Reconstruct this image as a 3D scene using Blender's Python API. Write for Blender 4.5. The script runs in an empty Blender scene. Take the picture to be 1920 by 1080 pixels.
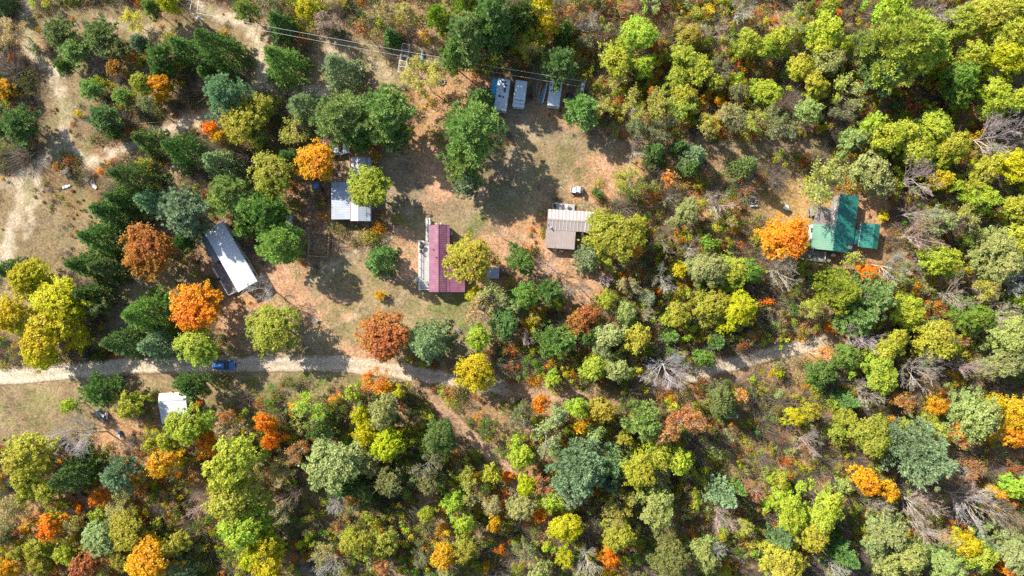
import bpy, math, random
import numpy as np
from mathutils import Vector, Matrix

# ------------------------------------------------------------------ camera, sky, sun, exposure
C = bpy.context.scene.collection
SC = bpy.context.scene
CAM_H = 140.0            # drone height above the ground (m)
PPM = 9.2                # photograph pixels per metre on the ground
def W(px, py, z=0.0):
    """ground position (m) of something the photograph shows at pixel px,py and that is z metres up"""
    k = (CAM_H - z) / CAM_H
    return ((px - 960) / PPM * k, (540 - py) / PPM * k)

cam_d = bpy.data.cameras.new('drone_camera')
cam = bpy.data.objects.new('drone_camera', cam_d); C.objects.link(cam)
cam.location = (0, 0, CAM_H); cam.rotation_euler = (0, 0, 0)
cam_d.sensor_width = 36.0
cam_d.lens = 36.0 * CAM_H / (1920 / PPM)
cam_d.clip_end = 5000; cam_d.clip_start = 0.5
SC.camera = cam

SUN_EL = math.radians(39); SUN_AZ = math.radians(-51)     # azimuth from +Y, sun stands up-left
world = bpy.data.worlds.new("World"); SC.world = world; world.use_nodes = True
wn = world.node_tree; wn.nodes.clear()
wo = wn.nodes.new('ShaderNodeOutputWorld'); wb = wn.nodes.new('ShaderNodeBackground')
sky = wn.nodes.new('ShaderNodeTexSky'); sky.sky_type = 'NISHITA'; sky.sun_disc = False
sky.sun_elevation = SUN_EL; sky.sun_rotation = SUN_AZ
wb.inputs[1].default_value = 0.115
wn.links.new(sky.outputs[0], wb.inputs[0]); wn.links.new(wb.outputs[0], wo.inputs[0])

sd = bpy.data.lights.new('sun', 'SUN'); sd.energy = 4.6; sd.angle = math.radians(0.53); sd.color = (1.0, 0.94, 0.84)
sun = bpy.data.objects.new('sun', sd); C.objects.link(sun)
sv = Vector((math.sin(SUN_AZ) * math.cos(SUN_EL), math.cos(SUN_AZ) * math.cos(SUN_EL), math.sin(SUN_EL)))
sun.rotation_euler = (-sv).to_track_quat('-Z', 'Y').to_euler(); sun.location = sv * 200
SC.view_settings.view_transform = 'Standard'; SC.view_settings.look = 'None'
SC.view_settings.exposure = 1.04; SC.view_settings.gamma = 1.0
SC.cycles.max_bounces = 6; SC.cycles.diffuse_bounces = 3; SC.cycles.glossy_bounces = 2
SC.cycles.transmission_bounces = 4; SC.cycles.use_denoising = False
SC.render.use_persistent_data = False

random.seed(7); NR = np.random.default_rng(11)
PI = math.pi

# ------------------------------------------------------------------ mesh helpers
class MB:
    """collects polygons with material slots, then becomes one mesh"""
    def __init__(self): self.v = []; self.f = []; self.m = []; self.sm = []
    def poly(self, pts, mi=0, smooth=False):
        b = len(self.v); self.v += [tuple(p) for p in pts]; self.f.append(tuple(range(b, b + len(pts)))); self.m.append(mi); self.sm.append(smooth)
    def hexa(self, p, mi=0):            # p: 4 bottom then 4 top corners, both counter-clockwise from above
        b = len(self.v); self.v += [tuple(q) for q in p]
        for f in ((3, 2, 1, 0), (4, 5, 6, 7), (0, 1, 5, 4), (1, 2, 6, 5), (2, 3, 7, 6), (3, 0, 4, 7)):
            self.f.append(tuple(b + i for i in f)); self.m.append(mi); self.sm.append(False)
    def box(self, x0, x1, y0, y1, z0, z1, mi=0, mat=None):
        p = [(x0, y0, z0), (x1, y0, z0), (x1, y1, z0), (x0, y1, z0), (x0, y0, z1), (x1, y0, z1), (x1, y1, z1), (x0, y1, z1)]
        if mat is not None: p = [mat @ Vector(q) for q in p]
        self.hexa(p, mi)
    def tube(self, pts, rad, n=6, mi=0, cap=True):
        if not hasattr(rad, '__len__'): rad = [rad] * len(pts)
        pts = [Vector(p) for p in pts]; rings = []
        for i, p in enumerate(pts):
            d = (pts[min(i + 1, len(pts) - 1)] - pts[max(i - 1, 0)]).normalized()
            u = d.cross(Vector((0, 0, 1)) if abs(d.z) < .9 else Vector((1, 0, 0))).normalized(); w = d.cross(u)
            b = len(self.v)
            for k in range(n):
                a = 2 * PI * k / n; self.v.append(tuple(p + (u * math.cos(a) + w * math.sin(a)) * rad[i]))
            rings.append(b)
        for a, b in zip(rings, rings[1:]):
            for k in range(n):
                k2 = (k + 1) % n; self.f.append((a + k, a + k2, b + k2, b + k)); self.m.append(mi); self.sm.append(True)
        if cap:
            self.f.append(tuple(rings[0] + k for k in range(n))); self.f.append(tuple(rings[-1] + k for k in reversed(range(n))))
            self.m += [mi, mi]; self.sm += [False, False]
    def loft(self, rings, mi=0, smooth=True, cap=True, closed=True):
        bs = []
        for r in rings:
            bs.append(len(self.v)); self.v += [tuple(p) for p in r]
        n = len(rings[0])
        for a, b in zip(bs, bs[1:]):
            for k in range(n if closed else n - 1):
                k2 = (k + 1) % n; self.f.append((a + k, b + k, b + k2, a + k2)); self.m.append(mi); self.sm.append(smooth)
        if cap:
            self.f.append(tuple(bs[0] + k for k in range(n))); self.f.append(tuple(bs[-1] + k for k in reversed(range(n))))
            self.m += [mi, mi]; self.sm += [False, False]
    def disc_lathe(self, prof, n=16, mi=0, c=(0, 0, 0), axis='z'):
        rings = []
        for r, h in prof:
            ring = []
            for k in range(n):
                a = 2 * PI * k / n; x, y = r * math.cos(a), r * math.sin(a)
                q = (x, y, h) if axis == 'z' else (x, h, y) if axis == 'y' else (h, x, y)
                ring.append((q[0] + c[0], q[1] + c[1], q[2] + c[2]))
            rings.append(ring)
        self.loft(rings, mi)
    def build(self, name, mats, parent=None, bevel=0):
        me = bpy.data.meshes.new(name); me.from_pydata(self.v, [], self.f)
        for m in (mats if isinstance(mats, (list, tuple)) else [mats]): me.materials.append(m)
        me.polygons.foreach_set('material_index', self.m); me.polygons.foreach_set('use_smooth', self.sm)
        me.update()
        import bmesh
        bm = bmesh.new(); bm.from_mesh(me); bmesh.ops.recalc_face_normals(bm, faces=bm.faces)
        if bevel: bmesh.ops.bevel(bm, geom=list(bm.edges), offset=bevel, segments=2, affect='EDGES', clamp_overlap=True)
        bm.to_mesh(me); bm.free()
        o = bpy.data.objects.new(name, me); C.objects.link(o)
        if parent: o.parent = parent
        return o

def np_mesh(name, V, F, mats, attrs=None, mi=None, smooth=False):
    """V (n,3); F list of (k,3|4) index arrays; attrs {name: (face array)}"""
    me = bpy.data.meshes.new(name)
    V = np.asarray(V, np.float32); F = [np.asarray(f, np.int32) for f in F if len(f)]
    nf = sum(len(f) for f in F); loops = np.concatenate([f.ravel() for f in F])
    tot = np.concatenate([np.full(len(f), f.shape[1], np.int32) for f in F]); start = np.concatenate([[0], np.cumsum(tot)[:-1]]).astype(np.int32)
    me.vertices.add(len(V)); me.vertices.foreach_set('co', V.ravel())
    me.loops.add(len(loops)); me.loops.foreach_set('vertex_index', loops)
    me.polygons.add(nf); me.polygons.foreach_set('loop_start', start)
    try: me.polygons.foreach_set('loop_total', tot)
    except Exception: pass
    for m in (mats if isinstance(mats, (list, tuple)) else [mats]): me.materials.append(m)
    if mi is not None: me.polygons.foreach_set('material_index', np.asarray(mi, np.int32))
    me.polygons.foreach_set('use_smooth', np.full(nf, smooth))
    for k, a in (attrs or {}).items():
        a = np.asarray(a, np.float32)
        dom = 'FACE' if len(a) == nf else 'POINT'
        at = me.attributes.new(k, 'FLOAT' if a.ndim == 1 else 'FLOAT_COLOR', dom)
        at.data.foreach_set('value' if a.ndim == 1 else 'color', a.ravel())
    me.update(calc_edges=True); me.validate()
    return me

def link(o, parent=None):
    C.objects.link(o)
    if parent: o.parent = parent
    return o
def tag(o, label, cat=None, group=None, kind=None):
    o['label'] = label
    if cat: o['category'] = cat
    if group: o['group'] = group
    if kind: o['kind'] = kind
    return o
def empty(name, loc, rz, label, cat, group=None):
    o = bpy.data.objects.new(name, None); C.objects.link(o); o.location = loc; o.rotation_euler = (0, 0, rz)
    o.empty_display_size = .5
    return tag(o, label, cat, group)

# ------------------------------------------------------------------ materials
def newmat(name):
    m = bpy.data.materials.new(name); m.use_nodes = True; nt = m.node_tree; nt.nodes.clear()
    out = nt.nodes.new('ShaderNodeOutputMaterial'); return m, nt, out
def N(nt, t, **kw):
    n = nt.nodes.new(t)
    for k, v in kw.items(): setattr(n, k, v)
    return n
def mixcol(nt, a, b, fac, mode='MIX'):
    n = nt.nodes.new('ShaderNodeMix'); n.data_type = 'RGBA'; n.blend_type = mode
    for s, v in ((n.inputs[0], fac), (n.inputs[6], a), (n.inputs[7], b)):
        if hasattr(v, 'is_output') or isinstance(v, bpy.types.NodeSocket): nt.links.new(v, s)
        elif isinstance(v, (int, float)): s.default_value = v
        else: s.default_value = (*v[:3], 1)
    return n.outputs[2]
def mathn(nt, op, a, b=None, c=None, clamp=False):
    n = nt.nodes.new('ShaderNodeMath'); n.operation = op; n.use_clamp = clamp
    for s, v in zip(n.inputs, (a, b, c)):
        if v is None: continue
        if isinstance(v, bpy.types.NodeSocket): nt.links.new(v, s)
        else: s.default_value = v
    return n.outputs[0]
def noise(nt, scale, detail=3, rough=.55, vec=None):
    n = nt.nodes.new('ShaderNodeTexNoise'); n.inputs['Scale'].default_value = scale; n.inputs['Detail'].default_value = detail; n.inputs['Roughness'].default_value = rough
    if vec is not None: nt.links.new(vec, n.inputs['Vector'])
    return n
def ramp(nt, fac, stops):
    n = nt.nodes.new('ShaderNodeValToRGB'); nt.links.new(fac, n.inputs[0]); e = n.color_ramp.elements
    while len(e) < len(stops): e.new(.5)
    for i, (p, c) in enumerate(stops):
        e[i].position = p; e[i].color = (*c, 1) if len(c) == 3 else c
    return n.outputs[0]
def objcoord(nt):
    return nt.nodes.new('ShaderNodeTexCoord').outputs['Object']

def plain(name, col, rough=.6, metal=0., var=.18, scale=3., dirt=None, dirt_amt=.35, bump=0.):
    """painted / weathered surface: base colour with soft wear and stains of its own"""
    m, nt, out = newmat(name); p = N(nt, 'ShaderNodeBsdfPrincipled'); oc = objcoord(nt)
    n1 = noise(nt, scale, 5, .6, oc)
    dark = tuple(c * (1 - var) for c in col); lite = tuple(min(1, c * (1 + var)) for c in col)
    c = ramp(nt, n1.outputs[0], [(.3, dark), (.7, lite)])
    if dirt:
        n2 = noise(nt, scale * .37, 6, .65, oc)
        f = mathn(nt, 'MULTIPLY', ramp(nt, n2.outputs[0], [(.48, (0, 0, 0)), (.68, (1, 1, 1))]), dirt_amt)
        c = mixcol(nt, c, dirt, f)
    nt.links.new(c, p.inputs['Base Color']); p.inputs['Roughness'].default_value = rough; p.inputs['Metallic'].default_value = metal
    if bump:
        b = N(nt, 'ShaderNodeBump'); b.inputs['Strength'].default_value = bump; b.inputs['Distance'].default_value = .02
        nt.links.new(noise(nt, scale * 9, 3, .6, oc).outputs[0], b.inputs['Height']); nt.links.new(b.outputs[0], p.inputs['Normal'])
    nt.links.new(p.outputs[0], out.inputs[0]); return m

def leaf_mat(name, trans=.35, hue=.055, val=.45):
    """leaf: object colour, varied by clump (tint) and by leaf (rnd); lets some light through"""
    m, nt, out = newmat(name)
    oi = N(nt, 'ShaderNodeObjectInfo')
    ti = N(nt, 'ShaderNodeAttribute', attribute_name='tint'); rn = N(nt, 'ShaderNodeAttribute', attribute_name='rnd')
    hs = N(nt, 'ShaderNodeHueSaturation')
    nt.links.new(oi.outputs['Color'], hs.inputs['Color'])
    h = mathn(nt, 'MULTIPLY_ADD', mathn(nt, 'SUBTRACT', ti.outputs['Fac'], .30), mathn(nt, 'MULTIPLY', oi.outputs['Alpha'], 1.25 * hue), .5)
    h = mathn(nt, 'MULTIPLY_ADD', mathn(nt, 'SUBTRACT', rn.outputs['Fac'], .5), .03, h)
    nt.links.new(h, hs.inputs['Hue'])
    v = mathn(nt, 'MULTIPLY_ADD', rn.outputs['Fac'], val, 1 - val * .5)
    nt.links.new(v, hs.inputs['Value'])
    wilt = mathn(nt, 'MULTIPLY', mathn(nt, 'GREATER_THAN', rn.outputs['Fac'], .92 if trans > .3 else .97), .55)
    hs_out = mixcol(nt, hs.outputs[0], (.30, .17, .06), wilt)
    d = N(nt, 'ShaderNodeBsdfDiffuse'); t = N(nt, 'ShaderNodeBsdfTranslucent'); mx = N(nt, 'ShaderNodeMixShader'); mx.inputs[0].default_value = trans
    nt.links.new(hs_out, d.inputs[0]); nt.links.new(hs_out, t.inputs[0])
    nt.links.new(d.outputs[0], mx.inputs[1]); nt.links.new(t.outputs[0], mx.inputs[2])
    g = N(nt, 'ShaderNodeBsdfGlossy'); g.inputs['Roughness'].default_value = .45; g.inputs[0].default_value = (1, 1, 1, 1)
    m2 = N(nt, 'ShaderNodeMixShader'); m2.inputs[0].default_value = .012
    nt.links.new(mx.outputs[0], m2.inputs[1]); nt.links.new(g.outputs[0], m2.inputs[2])
    nt.links.new(m2.outputs[0], out.inputs[0]); return m
def face_leaf_mat(name, trans=.3):
    """ground plants in one mesh: each blade or leaf carries its own colour"""
    m, nt, out = newmat(name)
    a = N(nt, 'ShaderNodeAttribute', attribute_name='hue')
    d = N(nt, 'ShaderNodeBsdfDiffuse'); t = N(nt, 'ShaderNodeBsdfTranslucent'); mx = N(nt, 'ShaderNodeMixShader'); mx.inputs[0].default_value = trans
    nt.links.new(a.outputs['Color'], d.inputs[0]); nt.links.new(a.outputs['Color'], t.inputs[0])
    nt.links.new(d.outputs[0], mx.inputs[1]); nt.links.new(t.outputs[0], mx.inputs[2]); nt.links.new(mx.outputs[0], out.inputs[0]); return m
def bark_mat(name, col=None):
    m, nt, out = newmat(name); p = N(nt, 'ShaderNodeBsdfPrincipled'); oc = objcoord(nt)
    n1 = noise(nt, 6, 4, .6, oc); f = ramp(nt, n1.outputs[0], [(.35, (.6, .58, .56)), (.7, (1.15, 1.12, 1.1))])
    if col is None:
        oi = N(nt, 'ShaderNodeObjectInfo'); c = mixcol(nt, oi.outputs['Color'], f, 1.0, 'MULTIPLY')
    else: c = mixcol(nt, col, f, 1.0, 'MULTIPLY')
    nt.links.new(c, p.inputs['Base Color']); p.inputs['Roughness'].default_value = .85
    nt.links.new(p.outputs[0], out.inputs[0]); return m

M_LEAF = leaf_mat('broadleaf_foliage'); M_NEEDLE = leaf_mat('conifer_needles', trans=.2, hue=.03, val=.5)
M_BARK = bark_mat('grey_bark'); M_UNDER = face_leaf_mat('undergrowth_leaves'); M_GRASS = face_leaf_mat('dry_grass_blades')
# ------------------------------------------------------------------ ground
def vnoise(x, y, s, seed):
    """smooth value noise in 0..1, feature size s (m)"""
    r = np.random.default_rng(seed).random((64, 64))
    u, v = np.asarray(x) / s, np.asarray(y) / s
    iu, iv = np.floor(u).astype(int), np.floor(v).astype(int); fu, fv = u - iu, v - iv
    fu = fu * fu * (3 - 2 * fu); fv = fv * fv * (3 - 2 * fv)
    g = lambda a, b: r[a % 64, b % 64]
    return (g(iu, iv) * (1 - fu) + g(iu + 1, iv) * fu) * (1 - fv) + (g(iu, iv + 1) * (1 - fu) + g(iu + 1, iv + 1) * fu) * fv
def fbm(x, y, s, seed, o=4):
    t, a, n = 0, 1, 0
    for i in range(o): t = t + a * vnoise(x + 17.3 * i, y - 9.1 * i, s / 2 ** i, seed + i); n += a; a *= .55
    return t / n
def seg_dist(x, y, pts):
    d = np.full(np.shape(x), 1e9)
    for (x0, y0), (x1, y1) in zip(pts, pts[1:]):
        dx, dy = x1 - x0, y1 - y0; t = np.clip(((x - x0) * dx + (y - y0) * dy) / (dx * dx + dy * dy + 1e-9), 0, 1)
        d = np.minimum(d, np.hypot(x - x0 - t * dx, y - y0 - t * dy))
    return d
SM = lambda e0, e1, v: (lambda t: t * t * (3 - 2 * t))(np.clip((v - e0) / (e1 - e0), 0, 1))
COL = dict(floor=(.235, .15, .092), floor2=(.16, .135, .075), litter=(.40, .225, .115), gold=(.44, .27, .085), pink=(.48, .28, .175), tan=(.30, .225, .125),
           olive=(.215, .190, .080), sand=(.52, .42, .30), dirt=(.30, .225, .15), grass=(.12, .17, .04), weeds=(.25, .16, .075), field=(.255, .19, .11))
# ground cover patches: pixel ellipse, cover
PATCH = [(720, 560, 190, 120, 'tan'), (850, 600, 130, 80, 'tan'), (640, 650, 150, 50, 'tan'), (800, 470, 80, 80, 'tan'), (560, 560, 60, 70, 'tan'),
         (1085, 310, 115, 75, 'tan'), (930, 390, 110, 60, 'tan'), (1000, 285, 70, 60, 'tan'), (760, 330, 80, 80, 'dirt'), (930, 330, 60, 60, 'dirt'), (980, 220, 110, 40, 'dirt'),
         (470, 90, 60, 70, 'tan'), (640, 105, 95, 40, 'tan'), (720, 140, 70, 40, 'tan'), (540, 170, 90, 26, 'dirt'), (600, 140, 30, 40, 'tan'),
         (90, 430, 150, 120, 'field'), (150, 350, 95, 60, 'weeds'), (70, 500, 120, 60, 'field'), (20, 560, 50, 50, 'tan'), (60, 765, 130, 75, 'field'), (60, 765, 90, 50, 'olive'),
         (240, 830, 80, 60, 'litter'), (300, 545, 110, 50, 'field'), (230, 560, 50, 90, 'field'), (320, 520, 60, 30, 'olive'), (530, 540, 60, 60, 'pink'), (450, 610, 50, 50, 'pink'), (470, 580, 50, 40, 'litter'),
         (1000, 435, 65, 45, 'litter'), (1010, 520, 60, 40, 'pink'), (1090, 530, 60, 50, 'pink'), (840, 175, 75, 55, 'litter'), (870, 155, 60, 30, 'litter'), (800, 260, 60, 50, 'litter'),
         (940, 520, 40, 50, 'litter'), (1150, 350, 60, 50, 'litter'), (1260, 420, 120, 70, 'litter'), (1250, 330, 70, 50, 'litter'),
         (1490, 390, 85, 60, 'gold'), (1440, 330, 60, 60, 'olive'), (1640, 380, 50, 60, 'litter'), (1640, 460, 60, 40, 'litter'), (1400, 460, 50, 60, 'litter'),
         (440, 745, 110, 34, 'olive'), (580, 725, 130, 30, 'olive'), (250, 722, 260, 20, 'tan'), (560, 690, 150, 26, 'tan'), (130, 200, 70, 120, 'field'), (330, 270, 80, 40, 'field'), (390, 230, 60, 30, 'litter'),
         (260, 40, 190, 40, 'field'), (330, 30, 80, 30, 'weeds'), (110, 30, 60, 30, 'olive'), (290, 60, 90, 20, 'tan'), (280, 205, 60, 30, 'weeds'), (170, 250, 60, 50, 'weeds'),
         (1200, 60, 330, 90, 'litter'), (1300, 200, 330, 60, 'litter'), (1700, 200, 190, 60, 'litter'), (1750, 600, 200, 70, 'litter'), (1600, 850, 200, 90, 'litter'), (1540, 660, 60, 20, 'gold'),
         (1040, 900, 70, 160, 'litter'), (880, 800, 90, 60, 'weeds'), (120, 950, 160, 60, 'litter'), (1850, 880, 120, 100, 'litter'), (1720, 470, 90, 50, 'weeds'), (1450, 790, 120, 80, 'weeds'),
         (620, 590, 60, 40, 'pink'), (1055, 480, 60, 40, 'pink'), (940, 450, 50, 40, 'pink'), (830, 330, 60, 60, 'pink'), (760, 470, 40, 60, 'pink'), (690, 660, 60, 20, 'pink'), (880, 500, 40, 60, 'litter'), (1130, 320, 60, 40, 'pink'), (900, 415, 50, 26, 'grass'), (960, 575, 50, 34, 'grass'), (840, 575, 40, 40, 'grass'), (870, 590, 36, 26, 'grass'), (690, 600, 70, 40, 'olive'), (640, 600, 60, 40, 'olive'), (680, 520, 46, 34, 'olive'),
         (1060, 300, 50, 40, 'olive'), (590, 720, 90, 16, 'grass'), (450, 715, 80, 14, 'grass'), (860, 640, 60, 40, 'olive'), (1100, 355, 50, 26, 'litter')]
OPEN = {'field', 'tan', 'sand', 'dirt', 'olive', 'grass', 'gold', 'pink'}
# wheel tracks worn into the ground: pixel polyline, half width px, strength, cover
TRACK = [([(50, 10), (58, 80), (95, 130), (122, 200), (112, 260), (85, 300), (60, 320)], 13, .85, 'sand'),
         ([(85, 300), (130, 285), (175, 297), (230, 283), (300, 255), (350, 232), (400, 208), (470, 176), (540, 168), (610, 176)], 11, 1., 'sand'),
         ([(60, 320), (40, 360), (36, 410), (18, 470), (-20, 500)], 15, .95, 'sand'), ([(0, 340), (60, 325)], 14, .8, 'sand'), ([(60, 330), (66, 400), (52, 450)], 8, .7, 'sand'),
         ([(300, 350), (318, 318), (340, 290), (380, 262)], 8, .6, 'sand'), ([(225, 645), (240, 570), (256, 510), (270, 470), (300, 400)], 6, .55, 'dirt'), ([(236, 650), (250, 575), (266, 515)], 4, .5, 'dirt'),
         ([(360, 0), (420, 30), (470, 62), (492, 100), (486, 150), (520, 175)], 12, .85, 'sand'), ([(90, 40), (200, 42), (280, 55), (350, 70)], 6, .5, 'sand'),
         ([(620, 88), (680, 108), (706, 128), (725, 150)], 6, .6, 'sand'), ([(640, 80), (600, 120)], 6, .5, 'sand'), ([(580, 522), (640, 484), (690, 462), (740, 432), (780, 395)], 5, .6, 'sand'), ([(590, 535), (650, 497), (700, 472)], 4, .5, 'sand'),
         ([(990, 250), (1060, 262), (1150, 266), (1260, 268), (1400, 272), (1560, 278)], 10, .7, 'dirt'), ([(985, 240), (1010, 300), (960, 360), (880, 390), (790, 400)], 16, .5, 'dirt'),
         ([(640, 560), (670, 580), (665, 605), (640, 616)], 3, .5, 'sand'), ([(470, 660), (600, 640), (690, 600), (760, 560)], 4, .3, 'sand')]
ROADS = [('dirt_road', [(-60, 716), (0, 707), (60, 703), (130, 695), (250, 686), (420, 683), (560, 681), (640, 682), (720, 692), (800, 704), (880, 716), (930, 724), (975, 733)], 14),
         ('leafy_trail', [(940, 726), (1010, 738), (1080, 744), (1140, 752)], 13),
         ('dirt_road', [(1240, 722), (1310, 700), (1350, 688), (1420, 670), (1480, 655), (1530, 643), (1580, 634)], 13),
         ('leafy_trail', [(770, 706), (800, 735), (840, 775), (890, 825), (940, 868), (985, 925), (1020, 985)], 11)]
TREES_KEEP = []
def cover(x, y):
    """albedo of the ground cover, openness (no undergrowth) and leafiness at world x,y"""
    px = x * PPM + 960 + (fbm(x, y, 7, 3, 5) - .5) * 46 + (fbm(x, y, 1.8, 13) - .5) * 26; py = 540 - y * PPM + (fbm(x, y, 7, 23, 5) - .5) * 46 + (fbm(x, y, 1.8, 33) - .5) * 26
    f = SM(.35, .65, fbm(x, y, 11, 41))[..., None]
    c = np.array(COL['floor']) * (1 - f) + np.array(COL['floor2']) * f
    op = np.zeros(np.shape(x)); leaf = np.full(np.shape(x), .8)
    for cx, cy, rx, ry, k in PATCH:
        d = np.hypot((px - cx) / rx, (py - cy) / ry); w = 1 - SM(.72, 1.05, d)
        if k in ('olive', 'grass', 'weeds'): w = w * SM(.36, .62, fbm(x, y, 2.0, len(k) * 7 + int(cx))) * .9
        c = c * (1 - w[..., None]) + np.array(COL[k]) * w[..., None]
        if k in OPEN: op = np.maximum(op, w)
        else: op = op * (1 - .35 * w) + .35 * w * (k != 'litter' or cx < 1000)
        leaf = leaf * (1 - w) + w * {'litter': 1., 'pink': 1., 'gold': .9, 'floor': .8}.get(k, .12)
    for pts, hw, s, k in TRACK:
        d = seg_dist(px, py, pts); w = (1 - SM(hw * .65, hw * 1.2, d)) * s * (.55 + .45 * SM(.25, .6, fbm(x, y, 1.6, 61)))
        c = c * (1 - w[..., None]) + np.array(COL[k]) * w[..., None]; op = np.maximum(op, 1 - SM(hw, hw * 1.7, d)); leaf = leaf * (1 - w)
    # broad tone shifts of the soil and sward
    t = .66 + .66 * fbm(x, y, 3.0, 77)
    wd = SM(.52, .68, fbm(x, y, 2.4, 808))[..., None] * .55 * op[..., None]; c = c * (1 - wd) + np.array((.23, .165, .085)) * wd
    wd = SM(.55, .7, fbm(x, y, 3.4, 818))[..., None] * .65 * op[..., None]; c = c * (1 - wd) + np.array((.20, .19, .08)) * wd
    c = c * t[..., None]
    return c, op, leaf

def ground_mat(name, road=False):
    m, nt, out = newmat(name); p = N(nt, 'ShaderNodeBsdfPrincipled'); oc = objcoord(nt)
    a = N(nt, 'ShaderNodeAttribute', attribute_name='cover'); lf = N(nt, 'ShaderNodeAttribute', attribute_name='leafy')
    n1 = noise(nt, 2.6, 6, .72, oc); n2 = noise(nt, .8, 4, .6, oc)
    c = mixcol(nt, a.outputs['Color'], ramp(nt, n1.outputs[0], [(.30, (.42, .42, .40)), (.52, (.98, .98, .98)), (.74, (1.55, 1.5, 1.42))]), 1.0, 'MULTIPLY')
    c = mixcol(nt, c, ramp(nt, n2.outputs[0], [(.3, (.8, .82, .78)), (.7, (1.15, 1.12, 1.12))]), 1.0, 'MULTIPLY')
    vo = N(nt, 'ShaderNodeTexVoronoi'); vo.inputs['Scale'].default_value = 3.4; nt.links.new(oc, vo.inputs['Vector'])
    sp = N(nt, 'ShaderNodeSeparateColor'); nt.links.new(vo.outputs['Color'], sp.inputs[0])
    leafc = ramp(nt, sp.outputs[1], [(0., (.30, .12, .05)), (.25, (.44, .20, .08)), (.5, (.46, .30, .15)), (.75, (.52, .38, .25)), (1., (.15, .09, .05))])
    f = mathn(nt, 'MULTIPLY', mathn(nt, 'GREATER_THAN', sp.outputs[0], .45), mathn(nt, 'MULTIPLY', lf.outputs['Fac'], .62))
    c = mixcol(nt, c, leafc, f)
    nt.links.new(c, p.inputs['Base Color']); p.inputs['Roughness'].default_value = .95
    p.inputs['Specular IOR Level'].default_value = .1
    b = N(nt, 'ShaderNodeBump'); b.inputs['Strength'].default_value = .55; b.inputs['Distance'].default_value = .12
    nt.links.new(noise(nt, 3.2, 5, .7, oc).outputs[0], b.inputs['Height']); nt.links.new(b.outputs[0], p.inputs['Normal'])
    nt.links.new(p.outputs[0], out.inputs[0]); return m
M_GROUND = ground_mat('leafy_ground')

def axis(lim, fine, far):
    a = list(np.arange(-lim, lim + 1e-6, fine)); s = fine; q = lim; ext = []
    while q < far: s *= 1.6; q += s; ext.append(q)
    return np.array([-e for e in reversed(ext)] + a + ext)
gx = axis(122, .5, 1500); gy = axis(74, .5, 1500)
X, Y = np.meshgrid(gx, gy); Zg = (fbm(X, Y, 2.6, 91, 3) - .5) * .16
c, op, lf = cover(X, Y)
nx, ny = len(gx), len(gy); idx = np.arange(nx * ny).reshape(ny, nx)
F = np.stack([idx[:-1, :-1], idx[:-1, 1:], idx[1:, 1:], idx[1:, :-1]], -1).reshape(-1, 4)
cc = np.concatenate([c.reshape(-1, 3), np.ones((nx * ny, 1))], 1)
me = np_mesh('ground', np.stack([X, Y, Zg - .09], -1).reshape(-1, 3), [F], M_GROUND, {'cover': cc, 'leafy': lf.ravel()}, smooth=True)
tag(link(bpy.data.objects.new('ground', me)), 'leaf strewn dry autumn ground between the houses and the woods', 'ground', kind='structure')

def road(name, pts, hw, label):
    P = np.array([W(*p) for p in pts]); d = np.r_[0, np.cumsum(np.hypot(*np.diff(P, axis=0).T))]
    s = np.arange(0, d[-1], .5)
    # smooth the centre line
    x = np.interp(s, d, P[:, 0]); y = np.interp(s, d, P[:, 1]); k = np.ones(13) / 13
    xs = np.convolve(np.pad(x, 6, 'edge'), k, 'valid'); ys = np.convolve(np.pad(y, 6, 'edge'), k, 'valid')
    tx, ty = np.gradient(xs), np.gradient(ys); L = np.hypot(tx, ty) + 1e-9; nxn, nyn = -ty / L, tx / L
    u = np.linspace(-1, 1, 17); hwm = hw / PPM * 1.22
    Xr = xs[:, None] + nxn[:, None] * u * hwm; Yr = ys[:, None] + nyn[:, None] * u * hwm
    cg, _, lg = cover(Xr, Yr); e = np.abs(u)[None, :] + (fbm(Xr, Yr, 2.2, 5) - .5) * .6
    w = 1 - SM(.62, 1.0, e); ends = SM(0, 12, s)[:, None] * SM(0, 12, s[-1] - s)[:, None]
    w = w * (ends if name == 'leafy_trail' else SM(0, 6, s[-1] - s)[:, None] * (1 if pts[0][0] < 0 else SM(0, 6, s)[:, None]))
    rc = np.array((.47, .385, .285)) if name == 'dirt_road' else np.array((.37, .24, .155))
    tone = .82 + .4 * fbm(Xr, Yr, 3, 15); rut = 1 + .14 * np.exp(-((np.abs(u) - .42) / .14) ** 2)[None, :] - .10 * np.exp(-(u / .16) ** 2)[None, :]
    rcol = rc * (tone * rut)[..., None]
    lum = np.clip((400 - (Xr * PPM + 960)) / 500, 0, .35)[..., None]; rcol = rcol * (1 + lum * .5)
    cr = cg * (1 - w[..., None]) + rcol * w[..., None]
    Z = .02 + (1 - SM(.5, 1, np.abs(u)))[None, :] * .05 - .02 * np.exp(-((np.abs(u) - .42) / .14) ** 2)[None, :] + 0 * Xr
    Z[:, 0] = -.12; Z[:, -1] = -.12
    n, mm = Xr.shape; ii = np.arange(n * mm).reshape(n, mm); F = np.stack([ii[:-1, :-1], ii[1:, :-1], ii[1:, 1:], ii[:-1, 1:]], -1).reshape(-1, 4)[:, ::-1]
    me = np_mesh(name, np.stack([Xr, Yr, Z], -1).reshape(-1, 3), [F], M_GROUND, {'cover': np.concatenate([cr.reshape(-1, 3), np.ones((n * mm, 1))], 1), 'leafy': (lg * (1 - w * (.92 if name == 'dirt_road' else .3))).ravel()}, smooth=True)
    return tag(link(bpy.data.objects.new(name, me)), label, 'road' if name == 'dirt_road' else 'path', kind='structure')
road(*ROADS[0], 'long pale dirt road with two wheel ruts carrying the blue car')
road(*ROADS[2], 'shaded stretch of dirt road emerging from the woods below the green roofed house')
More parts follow.
